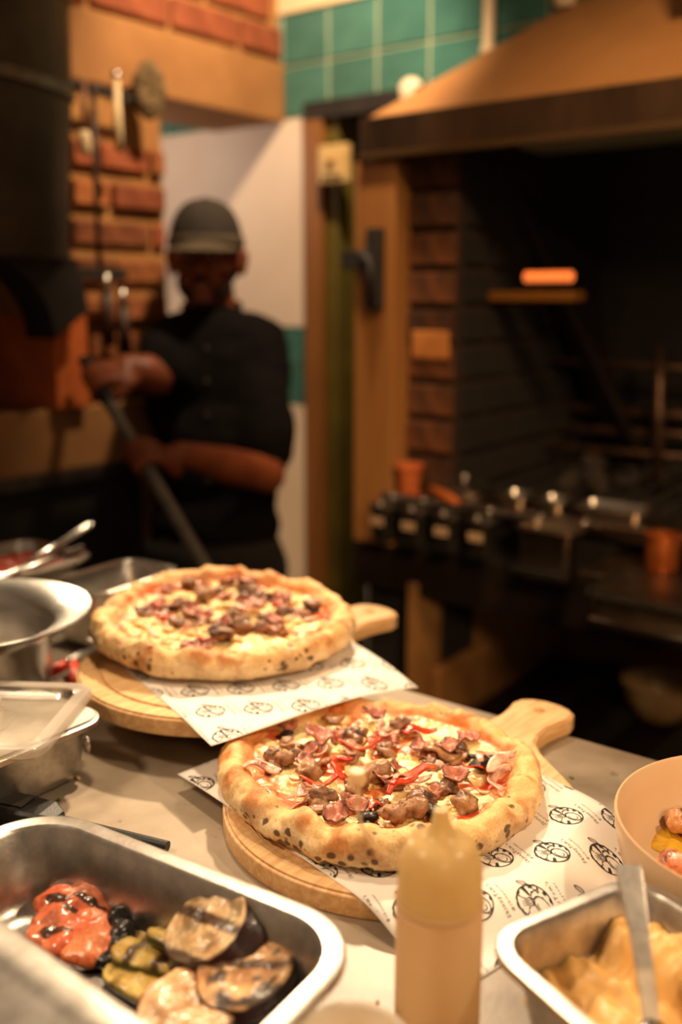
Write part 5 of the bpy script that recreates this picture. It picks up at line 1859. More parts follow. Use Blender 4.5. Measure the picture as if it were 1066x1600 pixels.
def courgette(seed, L, W, H, stripe, bumps, bow=0.0):
    nu, nv = 30, 14
    V, C, Wt, F = [], [], [], []
    for i in range(nu + 1):
        u = i / nu * 2 - 1
        env = (1 - abs(u) ** 5) ** 0.5 if abs(u) < 1 else 0
        env = max(env, 0.06)
        for j in range(nv):
            a = 2 * PI * j / nv
            cx_, sx_ = math.cos(a), math.sin(a)
            y = math.copysign(abs(cx_) ** 0.55, cx_) * W / 2 * env
            z = math.copysign(abs(sx_) ** 0.65, sx_) * H / 2 * (0.5 + 0.5 * env) + H / 2
            x = u * L / 2
            z += bow * u * u
            if sx_ > 0.2:
                z += bumps * nz(x * 90 + seed, y * 90) + 0.0012 * nz(x * 200, y * 200, seed)
            V.append((x, y, z))
            if sx_ > 0.05:
                c = mixc(zuc_f, zuc_f2, min(1, max(0, 0.45 + nz(x * 80 + seed, y * 80))))
                c = mixc(c, S(92, 56, 26), sm(0.30, 0.5, fbm(x * 60, y * 60, seed, 2)) * 0.7)
                for off, wd in stripe:
                    d = abs(y - off) if wd > 0 else abs(x - off)
                    w_ = abs(wd)
                    c = mixc(c, S(70, 36, 22), (1 - sm(w_ * 0.75, w_, d)) * (1 - sm(0.72, 0.86, abs(u))) * 0.95)
                Wt.append(0.6)
            else:
                c = mixc(zuc_s[0], zuc_s[1], min(1, max(0, 0.5 + nz(x * 60, y * 60, seed))))
                Wt.append(0.5)
            C.append(c)
    for i in range(nu):
        for j in range(nv):
            a, b = i * nv + j, i * nv + (j + 1) % nv
            F.append((a, a + nv, b + nv, b))
    F.append(tuple(range(nv)))
    F.append(tuple(nu * nv + j for j in reversed(range(nv))))
    me = bpy.data.meshes.new('courgette')
    me.from_pydata(V, [], F)
    bm = bmesh.new(); bm.from_mesh(me); bmesh.ops.recalc_face_normals(bm, faces=bm.faces); bm.to_mesh(me); bm.free()
    setattrs(me, C, Wt)
    return me


veg('courgette_slice', courgette(2, 0.056, 0.034, 0.012, ((0.004, 0.0035),), 0.001), 280, 1492, 0.996, (math.radians(-30), math.radians(4), math.radians(8)), 'yellow courgette slice with one dark grill stripe, leaning on the others', 'courgette')
veg('courgette_slice', courgette(5, 0.062, 0.034, 0.013, ((-0.012, -0.004), (0.010, -0.004)), 0.005), 238, 1512, 0.988, (math.radians(-10), 0.0, math.radians(18)), 'lumpy green rimmed courgette slice left of the striped one', 'courgette')
veg('courgette_slice', courgette(8, 0.075, 0.030, 0.012, ((0.010, 0.006),), 0.002), 236, 1436, 0.986, (math.radians(-12), math.radians(-6), math.radians(42)), 'courgette slice with blackened back edge between pepper and aubergine', 'courgette')
veg('courgette_slice', courgette(14, 0.085, 0.028, 0.010, ((0.0, 0.002),), 0.003), 235, 1558, 0.984, (0.0, 0.0, math.radians(2)), 'long golden courgette slice at the edge of the steel lid', 'courgette')
veg('courgette_slice', courgette(17, 0.050, 0.030, 0.009, ((0.0, 0.004),), 0.002), 205, 1478, 0.9825, (0.0, 0.0, math.radians(60)), 'small scorched courgette slice lying flat beside the red pepper', 'courgette')
veg('courgette_slice', courgette(21, 0.06, 0.012, 0.008, ((0.0, 0.002),), 0.001), 412, 1590, 0.990, (0.0, 0.3, math.radians(68)), 'thin amber courgette sliver at the right wall of the pan', 'courgette')

# roasted red pepper: glossy folded skin, grainy inner flesh, charred rim
rp = thing('roasted_pepper', on_z(118, 1448, 0.984), 'glossy roasted red pepper with black char in the steel pan', 'pepper')
ro = Vector(rp.location)


def lobes(spec, voxel, name):
    mb = MB()
    for px_, py_, z, rx_, ry_, rz_, ang in spec:
        mb.ell(on_z(px_, py_, z), (rx_, ry_, rz_), Matrix.Rotation(ang, 3, 'Z'))
    me = remeshed(mb, name, voxel, 3)
    for v in me.vertices:
        p = v.co
        v.co = p + v.normal * (0.0022 * nz(p.x * 75, p.y * 75, p.z * 75) + 0.001 * nz(p.x * 190, p.y * 190, p.z * 190))
    return me


def pepper_cols(me, base, base2, char_amt, seed, grain=0.0, spots=()):
    C, W = [], []
    pts = [(on_z(a, b, z_), ax, ay, an) for a, b, z_, ax, ay, an in spots]
    for v in me.vertices:
        p = v.co
        c = mixc(base, base2, min(1, max(0, 0.5 + 1.2 * nz(p.x * 55 + seed, p.y * 55, p.z * 55))))
        if grain:
            c = mixc(c, S(236, 150, 86), sm(0.0, 0.4, nz(p.x * 420, p.y * 420, p.z * 420)) * grain)
        dk = sm(0.28, 0.46, fbm(p.x * 60 + seed, p.y * 60, p.z * 60, 3)) * char_amt
        for q, ax, ay, an in pts:
            dx, dy = p.x - q.x, p.y - q.y
            u, w_ = dx * math.cos(an) + dy * math.sin(an), -dx * math.sin(an) + dy * math.cos(an)
            d = (u / ax) ** 2 + (w_ / ay) ** 2 + 0.5 * nz(p.x * 200, p.y * 200, seed)
            dk = max(dk, (1 - sm(0.7, 1.1, d)) * 0.95)
        c = mixc(c, S(40, 25, 17), dk)
        C.append(c)
        W.append(0.9 * (1 - dk))
    setattrs(me, C, W)
    me.transform(Matrix.Translation(-ro))


me = lobes([(95, 1412, 0.995, 0.021, 0.016, 0.013, 0.5), (146, 1400, 0.996, 0.022, 0.017, 0.013, -0.1), (88, 1440, 0.993, 0.020, 0.017, 0.012, 0.9), (72, 1460, 0.990, 0.016, 0.016, 0.010, 0.9), (118, 1412, 0.996, 0.022, 0.014, 0.012, 0.2), (100, 1470, 0.990, 0.013, 0.020, 0.010, 0.3), (170, 1420, 0.992, 0.011, 0.018, 0.010, 0.0)], 0.0016, 'skin')
pepper_cols(me, S(238, 138, 98), S(226, 106, 66), 0.40, 4, 0.0, ((88, 1403, 1.005, 0.012, 0.005, 0.5), (138, 1403, 1.006, 0.015, 0.0045, 0.3), (140, 1376, 1.004, 0.013, 0.005, 0.0), (86, 1446, 1.003, 0.013, 0.0055, 0.75), (112, 1414, 1.006, 0.011, 0.003, 0.3), (64, 1396, 1.0, 0.006, 0.008, 0.8)))
link('skin', me, gloss_m, rp, True)
me = lobes([(140, 1442, 0.991, 0.020, 0.014, 0.010, 0.3), (150, 1470, 0.990, 0.022, 0.018, 0.010, 0.5), (134, 1488, 0.988, 0.020, 0.016, 0.009, 0.6), (166, 1446, 0.990, 0.012, 0.014, 0.009, 0.2)], 0.0016, 'flesh')
pepper_cols(me, S(240, 148, 104), S(226, 100, 60), 0.1, 9, 0.75)
link('flesh', me, veg_m, rp, True, label='grainy orange inner flesh')
me = lobes([(186, 1438, 0.993, 0.010, 0.012, 0.011, 0.3), (190, 1462, 0.992, 0.009, 0.013, 0.011, 0.2), (186, 1486, 0.990, 0.009, 0.012, 0.009, 0.5), (168, 1504, 0.987, 0.013, 0.007, 0.006, 0.3)], 0.0016, 'charred_edge')
pepper_cols(me, S(52, 46, 42), S(24, 20, 18), 0.3, 15)
link('charred_edge', me, veg_m, rp, True, label='blackened edge')

# steel lid covering the near part of the vegetable pan
ld = thing('pan_lid', (-0.515, 0.185, 1.048), 'blurred plain steel pan lid in the near lower left corner', 'lid')
ld.rotation_euler = (math.radians(1.5), math.radians(-0.5), math.radians(-2.4))
MB().rings([rrect(0.352, 0.270, 0.02, 0.0), rrect(0.356, 0.274, 0.022, 0.0015), rrect(0.356, 0.274, 0.022, 0.009), rrect(0.350, 0.268, 0.020, 0.0115), rrect(0.300, 0.220, 0.02, 0.0120), rrect(0.294, 0.214, 0.02, 0.010), rrect(0.10, 0.06, 0.01, 0.0100)], True, True).build('plate', STEEL_WORN, ld, smooth='auto')
MB().tube([(-0.05, 0, 0.010), (-0.05, 0, 0.028), (-0.035, 0, 0.036), (0.035, 0, 0.036), (0.05, 0, 0.028), (0.05, 0, 0.010)], 0.005, 10).build('handle', STEEL, ld, smooth=True)

# black handled tool behind the pan
tl_ = thing('kitchen_tongs', on_z(35, 1272, 0.985), 'black plastic handled kitchen tool lying behind the vegetable pan', 'kitchen tool')
to = Vector(tl_.location)
a, b, c_ = on_z(-30, 1255, 0.99), on_z(72, 1276, 0.99), on_z(262, 1321, 0.987)
d_ = (b - a).normalized()
n_ = Vector((-d_.y, d_.x, 0))
mb = MB()
rings = []
for t, w, z0, z1 in ((-0.02, 0.012, 0.983, 0.997), (0.0, 0.018, 0.981, 1.000), (0.045, 0.018, 0.981, 1.000), (0.075, 0.016, 0.981, 0.999), (0.088, 0.008, 0.983, 0.995)):
    p_ = a + d_ * t
    rings.append([Vector((p_.x, p_.y, 0)) + n_ * (w * s_) + UP * z for s_, z in ((-1, z0), (1, z0), (1, z1 - 0.003), (0.8, z1), (-0.8, z1), (-1, z1 - 0.003))])
hb = mb.rings([[q - to for q in r] for r in rings]).build('handle', BLACK_PLASTIC, tl_, bevel=0.001)
q = a + d_ * 0.032
MB().box((-0.022, -0.010, 0.0), (0.022, 0.010, 0.0015), math.atan2(d_.y, d_.x), (0, 0, 0)).build('inset_panel', mat('grey_grip', S(46, 44, 42), 0.5), hb, bevel=0.001).location = Vector((q.x, q.y, 1.0000)) - to
MB().tube([Vector((b.x, b.y, 0.989)) - to, Vector((c_.x, c_.y, 0.986)) - to], [0.0058, 0.0050], 10).build('rod', BLACK_PLASTIC, tl_, smooth='auto')

# ------------------------------------------------------------------ pan of pale creamy spread with its spoon
RC = math.radians(-22)
C1, C2 = Vector((math.cos(RC), math.sin(RC), 0)), Vector((-math.sin(RC), math.cos(RC), 0))
CC = Vector((-0.284, 0.513, TOP)) + C1 * 0.088 + C2 * 0.0755
cp_ = gn_pan(0.176, 0.151, 0.066, 0.026, 0.012, 0.007, 0.0012, 0.016, 8).build('spread_pan', STEEL_WORN, smooth='auto')
cp_.location = CC
cp_.rotation_euler = (0, 0, RC)
tag(cp_, 'small deep steel pan of pale spread in the lower right corner', 'pan')
nu = nv = 120
V, Cc, F = [], [], []
w2, h2_ = 0.0700, 0.0575
for i in range(nu + 1):
    for j in range(nv + 1):
        a, b = (i / nu * 2 - 1), (j / nv * 2 - 1)
        x = a * w2 * math.sqrt(1 - 0.18 * b * b * b * b)
        y = b * h2_ * math.sqrt(1 - 0.18 * a * a * a * a)
        e_far, e_left = (y + h2_) / (2 * h2_), (w2 - x) / (2 * w2)
        z = 0.030
        # walls of spread pushed up along the far and left sides, a ridge falling to a scooped hollow
        wall_far = sm(0.60, 0.80, e_far + 0.10 * nz(x * 30, 2) + 0.03 * nz(x * 110, 7)) * (0.030 + 0.008 * nz(x * 60, 5) + 0.007 * nz(x * 150, 9))
        z += wall_far * (0.6 + 0.4 * sm(-0.95, 0.0, a + 0.25 * nz(y * 40, 1)))
        z += 0.010 * sm(0.2, 0.9, -b) * sm(-0.9, 0.3, a)
        z += 0.008 * nz(x * 26 + 3, y * 60, 4) + 0.0035 * nz(x * 70, y * 120, 6)
        g = math.sin((x * 0.6 + y * 0.8) * 170 + 3 * nz(x * 20, y * 20))
        z += 0.0022 * g * sm(0.0, 0.6, nz(x * 18, y * 18, 9) + 0.3)
        z += 0.0022 * max(0, nz(x * 190, y * 190, 2)) * sm(0.3, 0.8, wall_far * 40)
        z = min(z, 0.0625); V.append((x * (1 + 2.0 * max(0, z - 0.02)), y * (1 + 2.2 * max(0, z - 0.02)), z))
        Cc.append(mixc(S(232, 186, 116), S(216, 164, 92), min(1, max(0, 0.5 + nz(x * 30, y * 30, 3)))))
for i in range(nu):
    for j in range(nv):
        a = i * (nv + 1) + j
        F.append((a, a + nv + 1, a + nv + 2, a + 1))
n0 = len(V)
edge = [i * (nv + 1) for i in range(nu + 1)] + [nu * (nv + 1) + j for j in range(1, nv + 1)] + [i * (nv + 1) + nv for i in range(nu - 1, -1, -1)] + [j for j in range(nv - 1, 0, -1)]
for k in edge:
    V.append((V[k][0] * 0.70, V[k][1] * 0.70, 0.0060)); Cc.append(S(222, 172, 100))
m_ = len(edge)
for k in range(m_):
    F.append((edge[k], edge[(k + 1) % m_], n0 + (k + 1) % m_, n0 + k))
F.append(tuple(n0 + k for k in range(m_)))
me = bpy.data.meshes.new('creamy_spread')
me.from_pydata(V, [], F)
bm = bmesh.new(); bm.from_mesh(me); bmesh.ops.recalc_face_normals(bm, faces=bm.faces); bm.to_mesh(me); bm.free()
setattrs(me, Cc, [0.25] * len(V))
sp = link('creamy_spread', me, vmat('creamy_spread', 0.5, 0.4, 0.25, 260, 0.05, sss=0.08), None, True)
sp.location = CC
sp.rotation_euler = (0, 0, RC)
tag(sp, 'pale yellow creamy spread scooped and heaped in the small steel pan', 'spread')
spn = thing('serving_spoon', on_z(1018, 1592, 1.028), 'flat handled steel spoon standing in the creamy spread', 'spoon')
s0 = Vector(spn.location)
p0, p1 = on_z(1018, 1592, 1.028), on_z(981, 1352, 1.086)
dr = (p1 - p0).normalized()
sd = dr.cross(UP).normalized()
nn = sd.cross(dr).normalized()
rings = []
L_h = (p1 - p0).length
for t, w in ((-0.01, 0.0055), (0.0, 0.0055), (0.3, 0.0058), (0.55, 0.0068), (0.8, 0.0082), (0.95, 0.0092), (0.99, 0.0090), (1.0, 0.0080)):
    q = p0 + dr * (L_h * t) + nn * (0.004 * math.sin(t * 3.0)) - s0
    rings.append([q - sd * w - nn * 0.0008, q + sd * w - nn * 0.0008, q + sd * (w - 0.0007) + nn * 0.0009, q - sd * (w - 0.0007) + nn * 0.0009])
MB().rings(rings).build('handle', STEEL_WORN, spn, bevel=0.0003)
bw = MB()
rings = []
for t, w, dz in ((0.0, 0.005, 0.0), (0.2, 0.015, -0.004), (0.5, 0.021, -0.008), (0.8, 0.017, -0.006), (1.0, 0.004, -0.001)):
    q = p0 - dr * (0.055 * t) - s0
    q.z = max(q.z, -0.020)
    rings.append([q - sd * w, q + nn * dz, q + sd * w, q + nn * (dz + 0.0015)])
bw.rings(rings).build('bowl', STEEL, spn, smooth=True)

# ------------------------------------------------------------------ squeeze bottle
bx = at(686, 1450, 0.648)
bt = thing('squeeze_bottle', (bx.x, bx.y, TOP), 'translucent plastic squeeze bottle with nozzle cap and tethered stopper', 'bottle')
plas = thin_plastic('cloudy_plastic', S(240, 214, 174), 0.32, 0.55)
capm = thin_plastic('cloudy_cap_plastic', S(228, 202, 146), 0.28, 0.5)
MB().lathe([(0.0, 0.001), (0.024, 0.0), (0.0275, 0.003), (0.0283, 0.008), (0.0284, 0.088), (0.0280, 0.094), (0.0262, 0.098), (0.0, 0.099)], n=48).build('body', plas, bt, smooth='auto')
MB().lathe([(0.0262, 0.0955), (0.0280, 0.0965), (0.0282, 0.0985), (0.0274, 0.1005), (0.0270, 0.118), (0.0262, 0.124), (0.0235, 0.1315), (0.0205, 0.1360), (0.0165, 0.1385), (0.0115, 0.1405), (0.0085, 0.1440), (0.0062, 0.1500), (0.0048, 0.1570), (0.0042, 0.1590), (0.0022, 0.1592), (0.0, 0.1580)], n=48).build('cap', capm, bt, smooth='auto')
MB().lathe([(0.0286, 0.0935), (0.0291, 0.0945), (0.0291, 0.0965), (0.0284, 0.0975)], n=48, cap0=False, cap1=False).build('neck_ring', plas, bt, smooth='auto')
# tether strip and stopper
bo = Vector(bt.location)
pts = [at(640, 1350, 0.640), at(610, 1340, 0.640), at(582, 1318, 0.642), at(565, 1290, 0.645), at(558, 1262, 0.648), at(560, 1240, 0.650), at(560, 1222, 0.650)]
MB().tube([p - bo for p in pts], [0.0014, 0.0012, 0.0011, 0.0011, 0.0011, 0.0011, 0.0015], 8).build('tether', plas, bt, smooth=True)
ctr = at(558, 1216, 0.650) - bo
st_ = MB().lathe([(0.0, 0.0), (0.0050, 0.0), (0.0058, 0.001), (0.0058, 0.0075), (0.0052, 0.0085), (0.0, 0.0085)], n=20).build('stopper', plas, bt, smooth='auto')
st_.location = ctr - Vector((0, 0, 0.003))

# ------------------------------------------------------------------ beige bowl with oil and grilled pieces
BC = Vector((-0.158, 0.770, TOP + 0.0016))
stone_m = mat('beige_stoneware', S(206, 174, 138), 0.32, 0, S(194, 160, 124), 3, 0.04, 120)
bowl = MB().lathe([(0.0, 0.002), (0.080, 0.0), (0.086, 0.002), (0.108, 0.016), (0.120, 0.035), (0.1245, 0.055), (0.1262, 0.0705), (0.1255, 0.0722), (0.1240, 0.0722), (0.1222, 0.0700), (0.1195, 0.052), (0.1145, 0.0375), (0.106, 0.0285), (0.095, 0.0252), (0.0, 0.0245)], n=72, cap0=False, cap1=False).build('serving_bowl', stone_m, smooth='auto')
bowl.location = BC
tag(bowl, 'beige stoneware bowl holding oily grilled meat at the right edge', 'bowl')
n_ = 60
V, F = [(0, 0, 0)], []
for k in (0.33, 0.66, 0.92, 1.0):
    for j in range(n_):
        a = 2 * PI * j / n_
        r_ = k * (0.045 + 0.006 * nz(math.cos(a) * 1.4, math.sin(a) * 1.4, 2))
        V.append((r_ * math.cos(a), r_ * math.sin(a) * 0.9, 0.0012 * (1 - k ** 3)))
for j in range(n_):
    F.append((0, 1 + j, 1 + (j + 1) % n_))
for i in range(3):
    for j in range(n_):
        a, b = 1 + i * n_ + j, 1 + i * n_ + (j + 1) % n_
        F.append((a, a + n_, b + n_, b))
me = bpy.data.meshes.new('oil'); me.from_pydata(V, [], F); me.update()
oil = link('olive_oil', me, mat('herby_oil', S(196, 150, 44), 0.12, 0, S(150, 110, 26), 120, contrast=(0.45, 0.8)), None, True)
oil.location = on_z(1076, 1306, BC.z + 0.0256)
tag(oil, 'pool of yellow herby oil in the bottom of the beige bowl', 'oil')
meat_c = (S(214, 158, 110), S(172, 112, 70), S(72, 44, 28))
for k, (px_, py_, r_, cols_, lab) in enumerate(((1074, 1284, 0.020, meat_c, 'browned grilled piece in the beige bowl, the farther one'), (1070, 1350, 0.021, (S(228, 156, 120), S(210, 126, 90), S(134, 78, 50)), 'pinkish orange grilled piece in the beige bowl, the nearer one'))):
    mb = MB()
    rr = random.Random(k + 3)
    for _ in range(9):
        mb.ell((rr.uniform(-1, 1) * r_ * 0.5, rr.uniform(-1, 1) * r_ * 0.45, r_ * 0.5 + rr.uniform(-0.2, 0.25) * r_), (r_ * rr.uniform(0.45, 0.65), r_ * rr.uniform(0.35, 0.6), r_ * rr.uniform(0.4, 0.55)))
    me = remeshed(mb, 'grilled_meat', 0.0014, 2)
    for v in me.vertices:
        p = v.co
        v.co = p + v.normal * (0.003 * nz(p.x * 90, p.y * 90, p.z * 90 + k) + 0.0012 * nz(p.x * 240, p.y * 240, p.z * 240))
    setattrs(me, [mixc(mixc(cols_[0], cols_[1], min(1, max(0, 0.5 + 1.2 * nz(v.co.x * 80, v.co.y * 80, v.co.z * 80 + k)))), cols_[2], sm(0.2, 0.45, fbm(v.co.x * 70, v.co.y * 70, v.co.z * 70 + k, 3)) * 0.9) for v in me.vertices], [0.6] * len(me.vertices))
    o = link('grilled_meat', me, veg_m, None, True)
    q = on_z(px_, py_, BC.z + 0.036)
    o.location = (q.x, q.y, BC.z + 0.0245)
    tag(o, lab, 'grilled meat')

# ------------------------------------------------------------------ small dishes cut by the bottom edge
q = at(612, 1598, 0.585)
rk = MB().lathe([(0.0, 0.001), (0.026, 0.0), (0.029, 0.003), (0.0335, 0.050), (0.0350, 0.0525), (0.0340, 0.0545), (0.0320, 0.0525), (0.0275, 0.005), (0.0, 0.004)], n=40, cap0=False, cap1=False).build('white_ramekin', mat('white_plastic_tub', S(236, 224, 206), 0.35, 0, S(226, 210, 190), 10), smooth='auto')
rk.location = (q.x - 0.012, q.y - 0.022, TOP)
tag(rk, 'small pale tub whose blurred rim shows below the squeeze bottle', 'tub')
q = at(797, 1606, 0.60)
rk = MB().lathe([(0.0, 0.0), (0.013, 0.0), (0.0145, 0.002), (0.0150, 0.030), (0.0135, 0.038), (0.008, 0.043), (0.0, 0.0445)], n=28).build('brass_shaker', mat('polished_brass', (0.78, 0.52, 0.24, 1), 0.22, 1.0), smooth='auto')
rk.location = (q.x - 0.004, q.y - 0.012, TOP)
tag(rk, 'tiny shiny brass shaker top glinting at the bottom edge', 'shaker')

# ================================================================== left side of the pass
dp = gn_pan(0.130, 0.200, 0.066, 0.022, 0.012, 0.005, 0.0012, 0.014, 6).build('steel_insert_pan', STEEL_WORN, smooth='auto')
MB().rings([rrect(0.116, 0.186, 0.022, 0.0662), rrect(0.120, 0.190, 0.023, 0.0668), rrect(0.120, 0.190, 0.023, 0.0678), rrect(0.104, 0.174, 0.02, 0.0686)]).build('pan_cover', mat('paled_steel', (0.80, 0.76, 0.70, 1), 0.45, 0.35, (0.66, 0.62, 0.56, 1), 40, 0.2, 200), dp, smooth='auto')  # cover paled and less metallic, its colour standing in for bright reflections
dp.location = (-0.750 - 0.065, 0.600 - 0.100, TOP)
tag(dp, 'deep rectangular steel insert pan under the clear lid at left', 'pan')
MB().ell((0, 0, 0), (0.006, 0.004, 0.009), n=12, k=8).build('side_lug', STEEL, dp, smooth=True).location = (0.040, 0.0862, 0.032)
clear = mat('clear_polycarbonate', (0.93, 0.90, 0.86, 1), 0.08)
_n, _l = clear.node_tree.nodes, clear.node_tree.links
_t, _g, _x = _n.new('ShaderNodeBsdfTransparent'), _n.new('ShaderNodeBsdfGlossy'), _n.new('ShaderNodeMixShader')
_t.inputs['Color'].default_value = (0.95, 0.93, 0.90, 1)
_g.inputs['Roughness'].default_value = 0.12
_x.inputs[0].default_value = 0.14; _l.new(_t.outputs[0], _x.inputs[1]); _l.new(_g.outputs[0], _x.inputs[2])
_l.new(_x.outputs[0], _n['Material Output'].inputs['Surface'])
d1 = Vector((0.55, -0.835, 0)).normalized()
lc = Vector((-0.802, 0.622, 1.0495)) + d1 * 0.079 + Vector((-0.835, -0.55, 0)).normalized() * 0.088
lid = thing('clear_pan_lid', lc, 'clear plastic pan lid with sunken centre lying askew on the steel insert pan', 'lid')
lid.rotation_euler = (0, 0, math.atan2(d1.y, d1.x))
R = [rrect(0.158, 0.176, 0.02, 0.0), rrect(0.160, 0.178, 0.021, 0.0012), rrect(0.160, 0.178, 0.021, 0.008), rrect(0.156, 0.174, 0.02, 0.0098), rrect(0.132, 0.150, 0.016, 0.0098), rrect(0.126, 0.144, 0.015, 0.0078), rrect(0.116, 0.134, 0.014, 0.0020), rrect(0.05, 0.06, 0.01, 0.0020),
     rrect(0.05, 0.06, 0.01, 0.0004), rrect(0.117, 0.135, 0.014, 0.0004), rrect(0.128, 0.146, 0.015, 0.0060), rrect(0.133, 0.151, 0.016, 0.0080), rrect(0.155, 0.173, 0.02, 0.0080), rrect(0.1575, 0.1755, 0.02, 0.0065)]
mb = MB(); n_ = len(R[0])
mb.rings(R, False, False)
o_ = 0
for j in range(n_):
    a, b = (len(R) - 1) * n_ + j, (len(R) - 1) * n_ + (j + 1) % n_
    mb.f.append((a, b, (j + 1) % n_, j))
mb.f.append(tuple(7 * n_ + j for j in range(n_)))
mb.f.append(tuple(8 * n_ + j for j in reversed(range(n_))))
mb.build('shell', clear, lid, smooth='auto')
frost = thin_plastic('frosted_rim', S(238, 226, 212), 0.3, 0.5)
_n, _l = frost.node_tree.nodes, frost.node_tree.links
_t, _x = _n.new('ShaderNodeBsdfTransparent'), _n.new('ShaderNodeMixShader')
_x.inputs[0].default_value = 0.35
_s = _n['Material Output'].inputs['Surface'].links[0].from_socket
_l.new(_s, _x.inputs[1]); _l.new(_t.outputs[0], _x.inputs[2]); _l.new(_x.outputs[0], _n['Material Output'].inputs['Surface'])
MB().rings([rrect(0.1605, 0.1785, 0.0212, 0.0015), rrect(0.1615, 0.1795, 0.0216, 0.002), rrect(0.1615, 0.1795, 0.0216, 0.0078), rrect(0.1575, 0.1755, 0.020, 0.0104), rrect(0.133, 0.151, 0.016, 0.0104), rrect(0.132, 0.150, 0.016, 0.0099)], False, False).build('rim', frost, lid, smooth='auto')
MB().tube([(-0.03, 0, 0.002), (-0.03, 0, 0.012), (-0.02, 0, 0.016), (0.02, 0, 0.016), (0.03, 0, 0.012), (0.03, 0, 0.002)], 0.004, 10, 2.0, (0, 1, 0)).build('handle', frost, lid, smooth=True)

# round steel mixing bowl with a wide rim
mbw = MB().lathe([(0.0, 0.002), (0.070, 0.0), (0.076, 0.002), (0.084, 0.012), (0.0885, 0.085), (0.098, 0.098), (0.132, 0.112), (0.1355, 0.1135), (0.1368, 0.1155), (0.1352, 0.117), (0.130, 0.1150), (0.095, 0.1005), (0.0865, 0.086), (0.0815, 0.014), (0.072, 0.005), (0.0, 0.0045)], n=72, cap0=False, cap1=False).build('mixing_bowl', STEEL, smooth='auto')
mbw.location = (-1.022, 0.622, TOP)
tag(mbw, 'round steel bowl with a broad flared rim at the left edge', 'bowl')
# small dark pan behind it
sp_ = gn_pan(0.112, 0.176, 0.090, 0.022, 0.010, 0.005, 0.0012, 0.014, 6).build('narrow_pan', STEEL, smooth='auto')
sp_.location = (-1.087, 0.885, TOP)
sp_.rotation_euler = (0, 0, math.radians(4))
tag(sp_, 'empty narrow steel pan behind the round bowl, beside the farther pizza', 'pan')
ob = MB().rings([rrect(0.048, 0.112, 0.010, 0.004), rrect(0.074, 0.138, 0.015, 0.018), rrect(0.078, 0.142, 0.016, 0.030)]).build('dark_sauce', mat('olive_dark_sauce', S(66, 50, 22), 0.3, 0, S(44, 33, 14), 25), smooth='auto')
ob.location = Vector(sp_.location) + Vector((0, 0, 0.0015)); ob.rotation_euler = sp_.rotation_euler
tag(ob, 'dark olive sauce low in the narrow steel pan', 'sauce')
# sauce pan
sc_ = gn_pan(0.176, 0.162, 0.100, 0.026, 0.011, 0.006, 0.0012, 0.016, 6).build('sauce_pan', STEEL, smooth='auto')
sc_.location = (-1.255, 0.845, TOP)
tag(sc_, 'deep steel pan of red sauce at the far left', 'pan')
V, F = [], []
for i in range(31):
    for j in range(31):
        x, y = (i / 30 * 2 - 1) * 0.0725, (j / 30 * 2 - 1) * 0.0655
        V.append((x, y, 0.084 + 0.004 * nz(x * 30, y * 30) + 0.002 * nz(x * 80, y * 80)))
for i in range(30):
    for j in range(30):
        a = i * 31 + j
        F.append((a, a + 31, a + 32, a + 1))
me = bpy.data.meshes.new('tomato_sauce'); me.from_pydata(V, [], F); me.update()
ts = link('tomato_sauce', me, mat('tomato_sauce', S(190, 66, 20), 0.3, 0, S(156, 44, 14), 40, 0.4, 120), None, True)
ts.location = sc_.location
tag(ts, 'red tomato sauce filling the deep steel pan', 'sauce')
# ladle and rod resting over the pan
A, B = on_z(138, 822, 1.135), on_z(20, 893, 1.075)
la = thing('sauce_ladle', A, 'steel ladle handle with looped end sticking out of the sauce pan', 'ladle')
dv = (B - A)
dn = dv.normalized()
sdv = dn.cross(UP).normalized()
lp = []
for i in range(15):
    a = math.radians(-90 + 180 * i / 14)
    lp.append(-dn * (0.006 * math.cos(a)) + sdv * (0.0085 * math.sin(a)))
pts = [dn * 0.06 + sdv * -0.0075] + lp + [dn * 0.06 + sdv * 0.0075]
MB().tube(pts, 0.0032, 8).build('handle_loop', STEEL, la, smooth=True)
MB().tube([dn * 0.03, dn * 0.07, dv], [0.0065, 0.0085, 0.006], 10, 0.4).build('handle', STEEL, la, smooth=True)
MB().lathe([(0.0, -0.03), (0.02, -0.027), (0.034, -0.012), (0.038, 0.0), (0.036, 0.0), (0.032, -0.011), (0.019, -0.025), (0.0, -0.028)], n=28, cap0=False, cap1=False).build('bowl', STEEL, la, smooth=True).location = dv * 1.12 + Vector((0, 0, -0.008))
A, B = on_z(128, 855, 1.098), on_z(-40, 918, 1.093)
sr = thing('steel_spoon', A, 'plain steel spoon handle lying across the rim of the sauce pan', 'spoon')
MB().tube([Vector((0, 0, 0)), (B - A) * 0.5, (B - A)], [0.0055, 0.005, 0.004], 10, 0.75).build('handle', STEEL, sr, smooth=True)
MB().ell((B - A) * 1.16, (0.032, 0.02, 0.006), Matrix.Rotation(math.atan2((B - A).y, (B - A).x), 3, 'Z')).build('bowl', STEEL, sr, smooth=True)
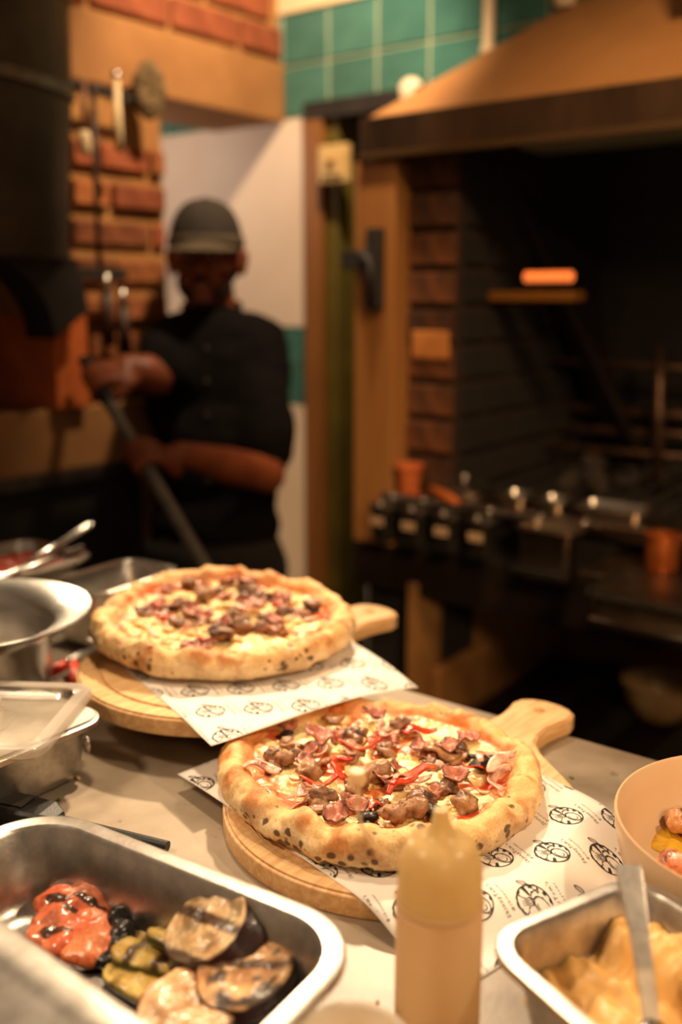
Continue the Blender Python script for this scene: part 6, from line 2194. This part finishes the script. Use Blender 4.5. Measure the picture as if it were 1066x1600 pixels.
# red tipped tongs lying between bowl and board
tn = thing('red_tipped_tongs', on_z(100, 1046, 0.99), 'grey steel tongs with orange red tips between the bowl and the board', 'tongs')
t0 = Vector(tn.location)
redp = mat('orange_red_silicone', S(224, 62, 28), 0.4, 0, S(204, 48, 20), 20)
MB().tube([on_z(162, 1014, 0.992) - t0, on_z(128, 1024, 0.994) - t0, on_z(104, 1038, 0.993) - t0], [0.0065, 0.0065, 0.0055], 12).build('joint_arm', mat('grey_satin_steel', (0.5, 0.48, 0.45, 1), 0.4, 0.8), tn, smooth=True)
MB().tube([on_z(104, 1036, 0.993) - t0, on_z(92, 1044, 0.991) - t0, on_z(80, 1052, 0.988) - t0], [0.006, 0.007, 0.0065], 12).build('tip', redp, tn, smooth=True)
MB().tube([on_z(114, 1036, 0.992) - t0, on_z(117, 1050, 0.990) - t0, on_z(112, 1072, 0.988) - t0], [0.006, 0.0075, 0.0065], 12).build('tip', redp, tn, smooth=True)
MB().ell(on_z(110, 1034, 0.993) - t0, (0.008, 0.008, 0.006), n=14, k=8).build('rivet', STEEL, tn, smooth=True)

# crumbs and herb flecks on the counter
crm = mat('bread_crumb', S(226, 190, 130), 0.8)
grn = mat('parsley_green', S(92, 110, 34), 0.6)
for k, (px_, py_, m__, sz, lab) in enumerate(((122, 1218, crm, 0.0030, 'pale crumb on the counter beside the insert pan'), (92, 1251, grn, 0.0024, 'tiny green herb fleck on the bare counter at left'), (590, 1566, crm, 0.0018, 'tiny crumb on the counter beside the squeeze bottle'), (128, 1188, crm, 0.0022, 'small crumb by the corner of the insert pan'), (893, 1216, grn, 0.0024, 'dark fleck on the counter right of the nearer board'))):
    mb = MB().ell((0, 0, sz * 0.5), (sz, sz * 0.7, sz * 0.5), n=10, k=6)
    mb.v = [tuple(Vector(p) * (1 + 0.4 * nz(p[0] * 700 + k, p[1] * 700, p[2] * 700))) for p in mb.v]
    o = mb.build('crumb' if m__ is crm else 'herb_fleck', m__, smooth=True)
    o.location = on_z(px_, py_, TOP)
    tag(o, lab, 'crumb' if m__ is crm else 'herb')
